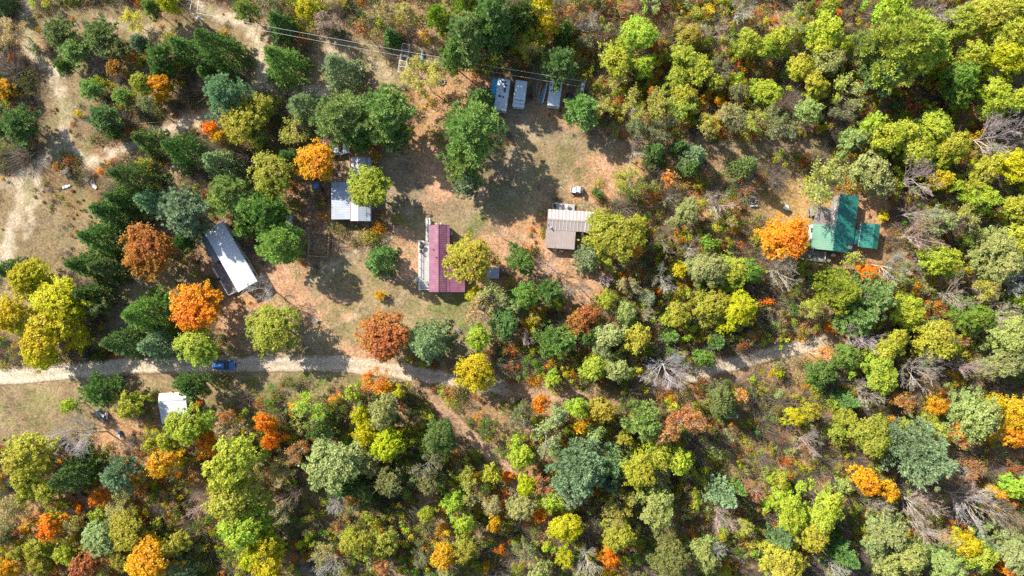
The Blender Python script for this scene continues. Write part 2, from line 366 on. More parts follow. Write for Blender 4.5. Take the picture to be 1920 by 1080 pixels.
road(*ROADS[1], 'leafy end of the dirt road disappearing under the trees')
road(*ROADS[3], 'leaf covered trail branching off the dirt road into the woods')
ALLROADS = [(r[1], r[2]) for r in ROADS]
# ------------------------------------------------------------------ plant shapes
def rand_unit(r, n):
    v = r.normal(size=(n, 3)); return v / np.linalg.norm(v, axis=1, keepdims=True)
def leaves(r, Cn, Nr, size, asp=.62, droop=0.):
    """rhombic leaves at Cn with normals near Nr"""
    n = len(Cn); nn = Nr + rand_unit(r, n) * .75; nn /= np.linalg.norm(nn, axis=1, keepdims=True) + 1e-9
    t = np.cross(nn, rand_unit(r, n)); t /= np.linalg.norm(t, axis=1, keepdims=True) + 1e-9; b = np.cross(nn, t)
    s = (size * r.uniform(.65, 1.35, n))[:, None]
    t, b = t * s, b * s * asp
    V = np.stack([Cn - t, Cn - b, Cn + t, Cn + b], 1).reshape(-1, 3); V[:, 2] -= droop * 0
    return V, np.arange(4 * n).reshape(n, 4)
def tubes(segs, n=4):
    """segs rows: p0(3) p1(3) r0 r1"""
    S = np.asarray(segs, float); p0, p1 = S[:, :3], S[:, 3:6]; d = p1 - p0; d /= np.linalg.norm(d, axis=1, keepdims=True) + 1e-9
    ref = np.where(np.abs(d[:, 2:3]) < .9, np.array([[0, 0, 1.]]), np.array([[1., 0, 0]])); u = np.cross(d, ref); u /= np.linalg.norm(u, axis=1, keepdims=True) + 1e-9; w = np.cross(d, u)
    a = np.arange(n) * 2 * PI / n; ca, sa = np.cos(a)[None, :, None], np.sin(a)[None, :, None]
    off = u[:, None] * ca + w[:, None] * sa
    V = np.concatenate([p0[:, None] + off * S[:, 6, None, None], p1[:, None] + off * S[:, 7, None, None]], 1).reshape(-1, 3)
    b = np.arange(len(S))[:, None] * 2 * n; k = np.arange(n); k2 = (k + 1) % n
    F = np.stack([b + k, b + k2, b + n + k2, b + n + k], -1).reshape(-1, 4)
    return V, F
def grow(r, out, p, d, L, rad, lvl, cfg):
    """recursive limb: bends, tapers, forks"""
    nseg = cfg['nseg'][lvl]; q = np.array(p, float); d = np.array(d, float); step = L / nseg; rr = rad; pts = [q.copy()]
    for i in range(nseg):
        d = d + r.normal(size=3) * cfg['bend'][lvl] + np.array([0, 0, cfg['up'][lvl]]); d /= np.linalg.norm(d)
        q2 = q + d * step; r2 = rad * (1 - .75 * (i + 1) / nseg)
        out.append((*q, *q2, rr, max(r2, cfg['min']))); q = q2; rr = max(r2, cfg['min']); pts.append((q.copy(), d.copy()))
    if lvl + 1 < len(cfg['nseg']):
        nb = cfg['kids'][lvl]
        for j in range(nb):
            t = cfg['start'][lvl] + (1 - cfg['start'][lvl]) * (j + r.random()) / nb; i = min(int(t * nseg) + 1, nseg); pq, pd = pts[i]
            az = r.random() * 2 * PI + j * 2.4; side = np.array([math.cos(az), math.sin(az), .1]); s2 = side - pd * side.dot(pd); s2 /= np.linalg.norm(s2) + 1e-9
            an = cfg['ang'][lvl] * r.uniform(.7, 1.25); nd = pd * math.cos(an) + s2 * math.sin(an)
            grow(r, out, pq - pd * step * r.random() * .6, nd, L * cfg['len'][lvl] * r.uniform(.65, 1.2) * (1.15 - .45 * t), rad * (1 - .66 * t) * .66, lvl + 1, cfg)
def skeleton(seed, h, rad, twiggy=True):
    r = np.random.default_rng(seed); out = []
    cfg = dict(nseg=[6, 5, 4, 3, 2][:5 if twiggy else 4], bend=[.05, .07, .09, .12, .18], up=[.02, .05, .05, .03, .02], kids=[13, 7, 5, 4], start=[.34, .22, .2, .2],
               ang=[.80, .50, .48, .55], len=[.85 * rad / (.42 * h), .52, .48, .5], min=.017)
    grow(r, out, (0, 0, -.2), (r.normal() * .05, r.normal() * .05, 1), h * .86, .020 * h + .04, 0, cfg)
    return np.array(out)
def fit(V, rad, h):
    s = np.percentile(np.hypot(V[:, 0], V[:, 1]), 98); V = V.copy(); V[:, :2] *= rad / s; V[:, 2] *= h / V[:, 2].max(); return V

def crown_broad(seed, rad, h, nleaf, size, sparse=0., lobes=None):
    """many lobed dome of leaf clumps with gaps between the lobes"""
    r = np.random.default_rng(seed); k = lobes or int(7 + rad * 2.2); Cl = []; z0 = h * .26; H2 = (h - z0); ph = r.random(3) * 6.28; am = 0 if seed % 100 == 3 else 1
    for i in range(k):
        a = i * 2.399 + r.random() * .9; q = math.sqrt((i + .4) / k) * r.uniform(.72, 1.14) * (1 + am * (.20 * math.sin(2 * a + ph[0]) + .13 * math.sin(3 * a + ph[1]))); rl = rad * r.uniform(.20, .46)
        x, y = (rad - rl * .75) * q * math.cos(a), (rad - rl * .75) * q * math.sin(a)
        z = z0 + H2 * (.30 + .62 * math.sqrt(max(0, 1 - q * q * .93))) * r.uniform(.86, 1.06) - rl * .55
        Cl.append((x, y, z, rl, r.random()))
        if r.random() < .75: Cl.append((x * r.uniform(.75, 1.05), y * r.uniform(.75, 1.05), z - H2 * r.uniform(.18, .42), rl * .95, r.random()))
    P, Nn, T = [], [], []
    tot = sum(c[3] ** 2 for c in Cl)
    for x, y, z, rl, tn in Cl:
        n = int(nleaf * rl * rl / tot); nc = max(4, n // 24); u = rand_unit(r, nc); u[:, 2] = np.where(u[:, 2] < -.35, -u[:, 2], u[:, 2])
        cc = np.array([x, y, z]) + u * rl * r.uniform(.62, 1.08, (nc, 1)) * np.array([1, 1, .8]); ct = tn * .6 + r.random(nc) * .4
        if sparse: keep = r.random(nc) > sparse; cc, ct, u = cc[keep], ct[keep], u[keep]; nc = len(cc)
        if not nc: continue
        ii = r.integers(0, nc, n if not sparse else int(n * (1 - sparse)))
        P.append(cc[ii] + r.normal(size=(len(ii), 3)) * (.13 + .05 * rl) * np.array([1, 1, .62])); Nn.append(u[ii] * .8 + np.array([0, 0, .55])); T.append(ct[ii])
    P, Nn, T = np.concatenate(P), np.concatenate(Nn), np.concatenate(T)
    V, F = leaves(r, P, Nn, size); hh = np.clip((P[:, 2] - h * .35) / (h * .6), 0, 1); T = T * .55 + (1 - hh) * .45
    return V, [F], np.clip(T, 0, 1), r.random(len(P))
def spray(r, B, D, L, n, wid, spread):
    """needle or twig sprays: n thin blades from each base B fanning about D"""
    m = len(B); Bq = np.repeat(B, n, 0); d = np.repeat(D, n, 0) + rand_unit(r, m * n) * spread; d /= np.linalg.norm(d, axis=1, keepdims=True)
    l = (np.repeat(L, n) * r.uniform(.6, 1.2, m * n))[:, None]; s = np.cross(d, rand_unit(r, m * n)); s /= np.linalg.norm(s, axis=1, keepdims=True) + 1e-9
    tip = Bq + d * l; mid = Bq + d * l * .55; w = s * wid
    V = np.stack([Bq - w * .3, mid - w, tip, mid + w], 1).reshape(-1, 3); return V, np.arange(4 * m * n).reshape(-1, 4)
def crown_pine(seed, rad, h):
    """soft white pine: whorls of spreading limbs that end in upturned plumes of needles"""
    r = np.random.default_rng(seed); B, D, L, T, segs = [], [], [], [], []; nb = int(26 + rad * 12)
    for i in range(nb):
        t = (i + r.random()) / nb; z = h * (.34 + .64 * t); reach = rad * (1.02 * (1 - max(0, t - .12) ** 1.7 * 1.05)) * r.uniform(.55, 1.08); reach = max(reach, .35)
        a = i * 2.399 + r.normal() * .35; d = np.array([math.cos(a), math.sin(a), .12 + .5 * t]); q = np.array([0, 0, z]); tn = r.random(); ns = max(3, int(reach / .42))
        for j in range(ns):
            f = (j + 1) / ns; p = q + d * reach * f + np.array([0, 0, .10 * reach * f * f]) + r.normal(size=3) * .09
            if f > .36 - .2 * t:
                for _ in range(3 if f > .7 else 2):
                    sd = np.array([-d[1], d[0], 0]) * r.normal() * .42; B.append(p + sd * (.4 + .45 * reach * .25)); D.append(d * .9 + np.array([0, 0, .85]) + sd * .5); L.append(.46 + .05 * rad); T.append(np.clip(tn * .7 + .3 * r.random(), 0, 1))
        e = q + d * reach * .92; segs.append((*q, *e, .022 * reach + .01, .012))
    B, D, L, T = map(np.array, (B, D, L, T)); D /= np.linalg.norm(D, axis=1, keepdims=True)
    n = 18; V, F = spray(r, B, D, L, n, .042 + .003 * rad, .72); return V, [F], np.repeat(T, n), r.random(len(B) * n), segs
def crown_spruce(seed, rad, h):
    """dense pointed cone of short needled branches, ragged at the edge"""
    r = np.random.default_rng(seed); B, D, L, T = [], [], [], []; nb = int(70 + rad * 40)
    lump = r.uniform(.78, 1.1, 9)
    nw = int(9 + rad * 4.2); off = r.random() * 6.28; whorls = [((w + .5) / nw, off + w * 1.13 + k * 2 * PI / 7) for w in range(nw) for k in range(7)]
    for t, a in whorls:
        t = min(.985, t ** 1.15 + r.normal() * .012); t = max(t, .02); z = h * (.05 + .94 * t); a += r.normal() * .16
        reach = rad * (1 - t) ** .92 * 1.05 * r.uniform(.72, 1.15) * lump[int(a / (2 * PI) * 9) % 9] + .12
        d = np.array([math.cos(a), math.sin(a), -.18 + .55 * t]); tn = r.random(); ns = max(3, int(reach / .13))
        for j in range(ns):
            f = (j + 1) / ns
            if f < .42 and reach > 1.2: continue
            p = np.array([0, 0, z]) + d * reach * f + r.normal(size=3) * .07; sd = np.array([-d[1], d[0], 0]) * r.normal() * .6
            B.append(p + sd * .26 * (1.08 - f) * reach); D.append(d + sd + np.array([0, 0, .30])); L.append(.36 + .03 * rad); T.append(np.clip(tn * .55 + .45 * r.random(), 0, 1))
    B, D, L, T = map(np.array, (B, D, L, T)); D /= np.linalg.norm(D, axis=1, keepdims=True); n = 10
    V, F = spray(r, B, D, L, n, .055, .62); return V, [F], np.repeat(T, n), r.random(len(B) * n), []

# ------------------------------------------------------------------ species prototypes: (crown mesh, trunk mesh, ref radius, ref height)
PROTO = {}
def trunk_mesh(name, segs):
    V, F = tubes(segs, 5); return np_mesh(name, V, [F], M_BARK, smooth=True)
def limbs_for(seed, rad, h, n=7):
    r = np.random.default_rng(seed); s = []; q = np.array([0, 0, -.2]); d = np.array([0, 0, 1.]); R0 = .016 * h + .04
    for i in range(4):
        d = d + r.normal(size=3) * .05; d /= np.linalg.norm(d); q2 = q + d * h * .2; s.append((*q, *q2, R0 * (1 - .2 * i), R0 * (.8 - .2 * i + .02)))
        if i >= 1:
            for k in range(n // 3 + 1):
                a = r.random() * 6.28; e = q2 + np.array([math.cos(a) * rad * .62, math.sin(a) * rad * .62, h * .2 * r.uniform(.5, 1.2)]); m = (q2 + e) / 2 + np.array([0, 0, -.05 * h]); s.append((*q2, *m, R0 * .42, R0 * .28)); s.append((*m, *e, R0 * .28, R0 * .1))
        q = q2
    return s
def make_proto():
    for ci, rad in enumerate((1.5, 2.9, 4.6)):
        for k in range(8):
            sd = 100 * ci + k; h = (3.4, 8.0, 12.0)[ci]
            n = (1300, 5200, 12000)[ci]
            V, F, T, R = crown_broad(sd, rad, h, n, (.125, .145, .165)[ci]); V = fit(V, rad, h)
            PROTO['B', ci, k] = (np_mesh('crown', V, F, M_LEAF, {'tint': T, 'rnd': R}), trunk_mesh('trunk', limbs_for(sd, rad, h)), rad, h)
            if k > 3: continue
            V, F, T, R, sg = crown_pine(sd + 11, rad, (4.2, 9., 14.)[ci]); h = (4.2, 9., 14.)[ci]
            sg = [(0, 0, -.2, 0, 0, h * .5, .014 * h + .03, .010 * h + .02), (0, 0, h * .5, 0, 0, h * .95, .010 * h + .02, .015)] + sg
            PROTO['P', ci, k] = (np_mesh('crown', V, F, M_NEEDLE, {'tint': T, 'rnd': R}), trunk_mesh('trunk', sg), rad, h)
            h = (4.0, 8.0, 12.0)[ci]; V, F, T, R, sg = crown_spruce(sd + 23, rad, h)
            PROTO['S', ci, k] = (np_mesh('crown', V, F, M_NEEDLE, {'tint': T, 'rnd': R}), trunk_mesh('trunk', [(0, 0, -.2, 0, 0, h * .95, .012 * h + .03, .012)]), rad, h)
            if k < 3:
                h = (4.5, 8.5, 12.5)[ci]; sg = skeleton(sd + 31, h, rad, True); V, Fq = tubes(sg, 3); V = fit(V, rad, h)
                big = sg[:, 6] > .026; vb = np.repeat(big, 6); fb = np.repeat(big, 3)
                def sub(mask_f):
                    f = Fq[mask_f]; u, inv = np.unique(f, return_inverse=True); return V[u], inv.reshape(f.shape)
                Va, Fa = sub(fb); Vb, Fb = sub(~fb)
                tk = np_mesh('trunk', Va, [Fa], M_BARK); tw = np_mesh('branches', Vb, [Fb], M_BARK)
                PROTO['N', ci, k] = (tw, tk, rad, h)
                # thinly leaved tree: the same limbs with scattered clumps at the twig ends
                r = np.random.default_rng(sd + 47); ends = V.reshape(-1, 6, 3)[~big][:, 3:].mean(1); ends = ends[ends[:, 2] > h * .38]
                n = (380, 1400, 2700)[ci]; P = ends[r.integers(0, len(ends), n)] + r.normal(size=(n, 3)) * .20; tq = fbm(P[:, 0] + 50, P[:, 1] + 50 + P[:, 2], 1.3, sd, 2)
                Vl, Fl = leaves(r, P, np.tile([0, 0, 1.], (n, 1)) + (P - P.mean(0)) / rad * .5, (.115, .135, .145)[ci])
                PROTO['T', ci, k] = (np_mesh('crown', Vl, [Fl], M_LEAF, {'tint': tq, 'rnd': r.random(n)}), tk, rad, h)
make_proto()
# ------------------------------------------------------------------ the trees, read off the photograph: kind cover px py radius(px)
LC = dict(dg=(.035, .095, .028), bg=(.060, .135, .085), mg=(.130, .220, .045), gr=(.190, .320, .040), yg=(.440, .490, .045), sg=(.370, .405, .130), oc=(.480, .385, .080), am=(.740, .310, .016), ye=(.540, .490, .015), oy=(.395, .375, .040),
          ol=(.200, .205, .065), st=(.430, .340, .120), go=(.700, .370, .015), ora=(.780, .235, .012), ru=(.470, .160, .045), rb=(.400, .165, .028), re=(.42, .050, .025), gy=(.50, .455, .41), pg=(.46, .36, .31), br=(.36, .27, .19))
CONI = dict(dg=(.150, .250, .062), bg=(.290, .375, .185), mg=(.205, .320, .080), gr=(.320, .445, .115), yg=(.380, .500, .060))
LOOK = dict(dg='dark green', bg='bluish green', mg='mid green', gr='bright green', yg='yellow green', sg='pale sage green', ye='bright yellow', oy='olive yellow', ol='dull olive', st='straw coloured', oc='ochre', am='amber', go='golden', ora='orange',
            ru='rusty orange', rb='rust brown', re='deep red', gy='grey', pg='pinkish grey', br='brown')
HUEV = dict(oc=1., sg=.95, mg=.8, gr=.95, ol=.9, am=1., go=1., ora=1., ru=1., rb=1., oy=1., yg=1., ye=.8, st=.8)
TREES = """
T st 25 55 38;S dg 8 8 22;P mg 113 63 30;P mg 190 68 32;P gr 140 96 26;P mg 123 124 15;B ol 225 90 22;P bg 268 85 15;B ye 265 110 11;T ye 253 42 22;T ye 320 65 13;B ye 313 5 20;P gr 287 18 14
P mg 308 108 28;S mg 353 97 28;S dg 415 97 44;S mg 393 142 16;P mg 305 138 20;B oy 267 160 20;B go 303 158 22;B go 297 182 14;P gr 233 182 20;P gr 172 168 21;B br 187 132 14;B rb 217 128 18;T ol 280 202 24
P bg 423 182 44;P mg 197 222 28;P mg 215 247 15;B ye 148 213 10;B go 12 168 20;B ora 24 190 13;P mg 0 150 12;P dg 38 235 34;P dg 4 242 20;B yg 7 281 15;S dg 283 268 27;S dg 350 286 38;S bg 418 307 34;S dg 258 336 38;B yg 226 356 13
B oy 457 228 45;B ora 397 243 16;B go 416 256 18;P gr 463 22 22;B st 52 178 9;T ol 60 90 16;B br 125 325 13;B rb 108 312 12
S mg 530 120 39;S bg 640 137 41;P gr 640 222 52;P gr 728 215 54;P mg 672 258 28;P mg 745 258 26;P gr 882 250 60;P gr 872 312 36;P bg 874 347 25;S dg 903 192 32;S bg 572 205 35;T oy 550 246 28;B oy 537 248 14;B oy 493 200 30;B ol 488 256 22
B am 596 303 37;B oy 512 325 40;P mg 546 300 18;B oy 693 355 39;T oc 803 152 46;B ye 577 18 22;S dg 530 50 28;T ol 510 14 26;B oy 645 4 14;T br 613 45 24;T st 713 25 24;T ru 680 52 18;T st 763 20 26;S mg 735 72 15
P yg 823 38 26;P gr 873 73 48;P gr 923 35 44;P gr 853 108 26;P mg 930 65 36;P yg 873 6 28;B pg 613 266 15
B ye 1010 13 30;B ye 1023 52 24;B yg 987 75 22;P dg 977 37 32;T oy 993 88 26;S dg 1057 67 18;T ru 1060 27 18;T br 1103 43 22;T ru 1167 23 18;B yg 1193 70 40;B yg 1157 117 32;B yg 1207 123 25;T oy 1160 145 24;T ol 1103 78 16;P mg 1050 127 32
T yg 1220 6 22;B go 1330 20 14;B oy 1293 70 22;B yg 1280 110 31;B yg 1307 132 30;B yg 1268 152 27;B yg 1281 182 31;B yg 1313 86 14;N gy 1347 57 38;N gy 1387 15 27;T ru 1420 35 19;B yg 1400 80 27;B yg 1428 92 25;T ol 1350 130 19;B yg 1340 157 20
T oy 1190 197 28;T oy 1233 207 32;T oy 1273 213 32;T ol 1187 237 27;T ol 1243 240 26;B oy 1290 198 22;T oy 1323 228 28;T st 1373 217 25;T ol 1383 238 20;T yg 1420 230 24;T oc 1123 209 28;P gr 1090 207 33;T ol 1377 170 22;B yg 1428 172 20;B re 1223 170 9
N pg 1190 290 36;S mg 1227 285 21;B ol 1220 314 15;S bg 1298 292 26;S dg 1293 316 21;T ora 1257 333 18;S mg 1393 316 24;T oy 1170 345 34;S dg 1272 277 14
B yg 1460 77 27;B yg 1497 131 27;B yg 1543 60 33;B yg 1537 92 26;T oy 1490 37 25;B yg 1553 12 16;N br 1587 23 21;B sg 1550 118 30;B yg 1571 90 26;P yg 1687 90 64;P gr 1622 92 32;P yg 1735 92 38;P gr 1653 142 34
B yg 1663 18 34;B yg 1793 47 35;B yg 1853 30 41;B yg 1883 70 41;B yg 1907 18 30;N gy 1757 20 31;B yg 1817 107 31;B ye 1882 114 41;B gr 1797 147 34;B gr 1793 181 26;B yg 1857 183 34;B yg 1908 186 28
B yg 1440 178 24;B yg 1523 160 27;T yg 1587 177 30;T ol 1580 208 22;T ol 1460 230 33;B sg 1517 210 26;B yg 1630 237 27;B sg 1597 263 27;B yg 1657 262 32;B yg 1693 250 31;B yg 1750 240 35;B yg 1778 274 35;B yg 1713 288 32;B yg 1763 299 24;N gy 1857 247 46;B re 1823 251 10
T oc 1547 330 58;B sg 1630 320 33;B sg 1653 348 25;B yg 1840 320 31;B ye 1891 317 34;B ye 1757 340 26;B yg 1823 354 23;N gy 1717 334 37;N br 1893 155 22
S dg 240 377 32;S dg 217 398 34;S dg 197 447 38;S dg 167 497 29;S dg 207 500 28;B rb 281 466 48;P bg 350 398 48;S bg 295 382 30;P dg 350 453 17;P gr 430 366 40;B yg 404 382 18;P gr 470 390 32;P gr 460 428 17
B ye 57 523 37;B ye 110 562 48;B ye 30 590 41;B ye 90 636 50;B ye 143 572 24;B ye 77 672 23;S dg 175 549 27;B ol 187 577 20;S dg 20 507 22;S mg 280 588 43;S dg 243 638 38;S bg 303 644 33;S dg 333 617 19;B yg 370 648 36;B ora 372 580 45;N gy 489 541 30
P gr 528 458 41;P mg 500 397 38;S mg 715 485 28;B ru 724 632 46;S bg 803 642 43;B oy 512 617 48;B oy 883 487 44;B go 712 553 11;B yg 895 634 24;B ye 888 696 36;B mg 947 607 28;T sg 920 553 31;B ye 893 553 19;T st 900 582 30;N pg 937 438 24;B mg 975 490 33;T ora 705 712 26;B go 722 724 16
S bg 1103 483 28;B oy 1150 445 54;N pg 1027 493 28;N pg 1093 540 36;N gy 1130 523 17;B gr 985 553 29;P mg 1028 547 27;B ru 1097 597 30;B yg 1136 562 19;P mg 1043 640 34;B oy 1003 598 16;N gy 993 637 17;T sg 968 575 20
N br 1243 450 30;N gy 1350 383 31;B sg 1287 398 31;N br 1257 368 22;B yg 1195 420 19;T ora 1193 462 22;B gr 1330 456 18;N pg 1297 463 23;T oc 1370 413 12;B sg 1325 503 39;B yg 1370 508 35;B gr 1404 510 27;N gy 1243 521 26;B ye 1273 507 17
B oy 1267 588 31;B oy 1337 573 35;B ye 1383 582 36;S bg 1213 560 20;B sg 1173 587 23;N gy 1210 594 19;T st 1180 537 20;B sg 1140 628 29;B yg 1193 637 33;B mg 1107 626 22;B sg 1157 693 27;B yg 1110 688 27;B yg 1037 711 20;T sg 1133 661 22;S mg 1257 631 16;S dg 1340 640 18;B gr 1320 671 19;N gy 1257 681 50;B ora 1134 676 8
B am 1472 447 41;B ora 1622 512 20;B ye 1657 407 13;T ye 1600 490 18;N gy 1463 508 35;P yg 1567 548 39;P gr 1628 557 45;P gr 1600 592 37;B yg 1688 582 34;T oy 1513 573 25;N gy 1607 628 33;B yg 1660 644 37;B re 1630 664 14;B gr 1583 668 28;B yg 1640 698 37;B mg 1537 698 30;T ora 1537 665 16
B yg 1750 634 43;B gr 1817 594 37;T oy 1723 610 19;N pg 1717 398 40;N pg 1722 440 37;N pg 1673 492 37;N pg 1790 548 29;B yg 1760 490 33;B sg 1763 414 27;T oy 1813 403 27;B yg 1833 373 33;B yg 1903 390 33;B sg 1863 461 35;B yg 1902 452 33;B sg 1873 496 34;T oy 1840 538 31;B yg 1916 567 18;N gy 1873 588 31
B sg 1883 628 41;B sg 1873 676 37;N gy 1717 694 41;N pg 1800 688 37;T ora 1803 641 10;N gy 1910 530 30
P mg 192 731 35;B yg 133 761 17;B yg 245 760 33;P mg 360 721 29;B yg 349 797 42;B yg 318 824 20;B yg 283 832 17;N gy 155 825 46;B yg 53 857 45;B yg 53 898 26;B yg 93 921 22;B yg 50 931 16;S dg 147 886 39;P bg 228 888 33;B go 307 866 33;B go 257 901 17;B ora 187 933 19;T oc 225 949 25
B ora 390 830 23;T ru 430 776 19;T st 432 806 27;N pg 377 946 30;B yg 441 866 49;B yg 444 936 50;B yg 456 988 45;B ye 476 1041 31;B go 50 991 15;B ora 100 985 26;T oy 140 980 17;B sg 195 1005 38;B oy 248 992 39;B go 287 1046 42;B oy 330 1018 25;B yg 187 964 18;B oy 233 1046 22
B ru 165 1056 30;B ol 15 1004 20;B oy 43 1030 20;B oy 73 1028 22;B yg 123 1037 22;B go 10 1066 20;B oy 77 1058 20;B yg 108 968 16;T st 20 950 26;S bg 343 1071 35
T yg 575 757 39;B go 550 768 14;B ora 500 793 22;B ora 510 826 20;T oc 528 883 25;T ru 560 844 22;B go 627 750 14;B yg 663 737 17;S dg 610 801 25;B ye 677 780 21;B sg 720 770 33;B ye 750 734 16;B ye 687 810 27;B ye 727 834 35;B sg 628 866 53;B sg 691 867 29;B mg 684 921 23;N gy 630 941 22;N pg 543 928 21;T st 533 954 21;S dg 653 908 25;B ol 733 901 30
B mg 823 821 34;T ol 800 870 27;B ol 807 904 26;T oy 877 907 25;B yg 850 941 24;B yg 870 977 25;B oy 800 963 20;T oy 880 940 18;B yg 923 890 18;T st 927 940 24;B ora 953 893 13;B go 927 979 18;B oy 720 1016 28;B oy 673 1010 35;T ru 627 986 14;B ye 500 1021 35;B ye 507 1057 31;T st 605 1035 20;N gy 623 1063 27;B go 833 1036 27;B oy 870 1031 24;T ol 790 1041 21;T ru 720 1066 22;B sg 840 1074 20
B ora 1013 757 18;T sg 1043 771 25;B yg 1083 763 25;B oy 1127 770 27;B go 1087 798 16;B sg 1117 811 18;T sg 1023 821 31;T ol 977 781 27;P gr 1205 786 35;B oy 1172 821 19;T ru 1290 786 53;P bg 1083 876 54;P bg 1140 868 31;P bg 1070 922 28;P bg 1140 901 18;B yg 1193 878 35;B yg 1233 851 33;B yg 1270 861 29;N gy 1240 894 19
B yg 977 854 27;B ye 987 908 22;B sg 980 948 31;B yg 1037 937 25;B ye 1060 984 35;T oy 1160 948 35;B sg 1227 948 37;B oy 1157 1001 35;B ora 1010 964 16;T ru 1017 908 21;B ora 1143 1044 20;B ye 1060 1044 21;N gy 1100 1048 29;B sg 1010 1068 27;T ol 980 1028 21
S bg 1350 921 29;S mg 1380 911 15;N pg 1357 971 27;N gy 1337 1031 25;B sg 1320 1041 29;B ol 1253 1038 37;T ru 1413 921 20;T oy 1393 981 21;B ol 1350 751 27;T ora 1383 741 15;S bg 1363 771 14;B yg 1303 924 14
B ye 1490 783 19;B oy 1517 770 22;S mg 1577 748 22;N pg 1627 738 29;T ru 1680 751 29;B oy 1623 814 45;B oy 1583 781 21;P bg 1717 853 57;B yg 1737 811 37;B go 1750 761 19;B sg 1823 781 45;B go 1903 774 39;B go 1897 811 29;T ora 1793 811 23;B go 1622 901 25;B go 1661 919 24;T ru 1817 884 27;B go 1870 924 16;B yg 1903 911 27
N gy 1717 938 41;N gy 1817 941 45;N gy 1730 994 44;N gy 1640 948 31;N br 1883 961 35;B yg 1473 954 35;B yg 1540 951 41;B yg 1517 998 35;S dg 1567 1028 29;P bg 1460 1004 24;B sg 1657 998 41;B sg 1700 1041 35;B ye 1803 1014 29;B yg 1830 1041 31;B sg 1767 1058 39;S bg 1832 1010 16;B sg 1893 1034 43;B ora 1890 1064 20;B yg 1467 1054 41;B ora 1473 1024 10;N gy 1567 1068 25;B sg 1657 1068 23;B yg 1460 898 20;N pg 1517 831 27;B sg 1583 911 18
"""
# names for the trees people would point at first
OWN = {(724, 632): 'round rust orange maple at the edge of the dirt road', (372, 580): 'vivid orange maple at the lower end of the long white mobile home', (1472, 447): 'brilliant golden orange maple in front of the green roofed house',
       (281, 466): 'round rust brown maple beside a row of dark spruces near the long white mobile home', (596, 303): 'golden orange maple at the patio of the blue grey roofed house', (693, 355): 'olive yellow tree overhanging the blue grey metal roof',
       (883, 487): 'olive yellow tree overhanging the low corner of the magenta roofed house', (1150, 445): 'large olive yellow tree overhanging the brown and white striped roof', (715, 485): 'lone round spruce in the grass before the white deck of the magenta house',
       (803, 642): 'big bluish green spruce next to the round rust maple by the road', (1547, 330): 'wide thinly leaved ochre tree hanging over the top end of the green roofed house', (803, 152): 'thin ochre tree between the canoe and the ring of stones',
       (1103, 483): 'bluish green spruce at the corner of the brown and white striped roof', (1257, 681): 'spreading leafless grey tree where the dirt road comes out of the woods', (1290, 786): 'huge thinly leaved rust coloured tree with radiating branches',
       (489, 541): 'leafless grey tree at the bottom end of the long white mobile home', (528, 458): 'bright green pine between the long white mobile home and the log pen', (349, 797): 'yellow green tree overhanging the white shed', (155, 825): 'leafless grey tree leaning beside the heap of scrap',
       (512, 617): 'lone olive yellow tree in the grass above the dirt road', (1857, 247): 'large leafless grey tree with a long fan of pale branches in the far top woods', (350, 398): 'bluish green pine shading the top end of the long white mobile home', (1687, 90): 'widest bright green pine with long feathery limbs in the far top woods',
       (1393, 316): 'small round spruce alone by the shaded track to the green roofed house', (903, 192): 'dark spruce touching the trailer with the blue awning', (1090, 207): 'bright green pine beside the pole with two transformers', (370, 648): 'yellow green tree overhanging the dirt road by the blue car',
       (888, 696): 'bright yellow tree at the edge of the dirt road below the big bluish spruce', (1627, 512): 'small orange tree below the annex of the green roofed house'}
MARK = [('the long white mobile home', 433, 482), ('the blue grey roofed house', 657, 372), ('the magenta roofed house', 826, 485), ('the brown and white striped roof', 1070, 425), ('the green roofed house', 1567, 425), ('the green annex', 1635, 438), ('the trailer with the blue awning', 936, 177),
        ('the trailer under the pole', 1040, 171), ('the white shed', 325, 765), ('the blue car', 418, 685), ('the log pen', 597, 458), ('the canoe', 790, 110), ('the ring of stones', 829, 153), ('the pole in the top clearing', 367, 28), ('the scrap heap', 192, 780), ('the small grey hut', 923, 512),
        ('the grey utility cart', 1082, 356), ('the campfire ring', 1412, 379)]
PLACE = [('in the woods between the trailers and the far top corner', 1290, 120), ('in the far top corner woods', 1740, 130), ('in the woods behind the green annex', 1790, 430), ('in the woods where the road vanishes', 1660, 640), ('in the far bottom corner woods', 1740, 920), ('in the brushy woods below the road end', 1420, 830),
         ('in the bottom woods near the bluish pine', 1100, 920), ('in the woods beside the leafy trail', 850, 890), ('in the woods below the road bend', 620, 860), ('in the bottom woods below the white shed', 340, 930), ('in the bottom corner woods below the meadow', 90, 970), ('beside the sandy track in the meadow corner', 130, 180),
         ('in the grove above the white mobile home', 360, 300), ('in the thicket between the striped roof and the road', 1220, 580), ('in the thicket between the magenta house and the road', 960, 600), ('along the top edge by the power line', 660, 50), ('by the road in the meadow', 120, 600), ('in the woods above the shaded track', 1260, 220)]
def parse():
    out = []
    for t in TREES.replace('\n', ';').split(';'):
        t = t.split()
        if len(t) == 5: out.append((t[0], t[1], int(t[2]), int(t[3]), int(t[4])))
    return out
TL = parse()
SPECIES = dict(B=('broadleaf_tree', 'broadleaf tree', 'tree'), T=('thin_broadleaf_tree', 'thinly leaved tree', 'tree'), P=('pine_tree', 'pine', 'pine tree'), S=('spruce_tree', 'spruce', 'spruce tree'), N=('bare_tree', 'bare tree', 'bare tree'), K=('bush', 'bush', 'bush'))
GROUPS = dict(B='autumn broadleaf trees', T='thinly leaved autumn trees', P='soft plumed pines', S='dense dark spruces', N='leafless trees', K='bushes')
def isbush(t): return t[4] <= 15 and t[0] == 'B'
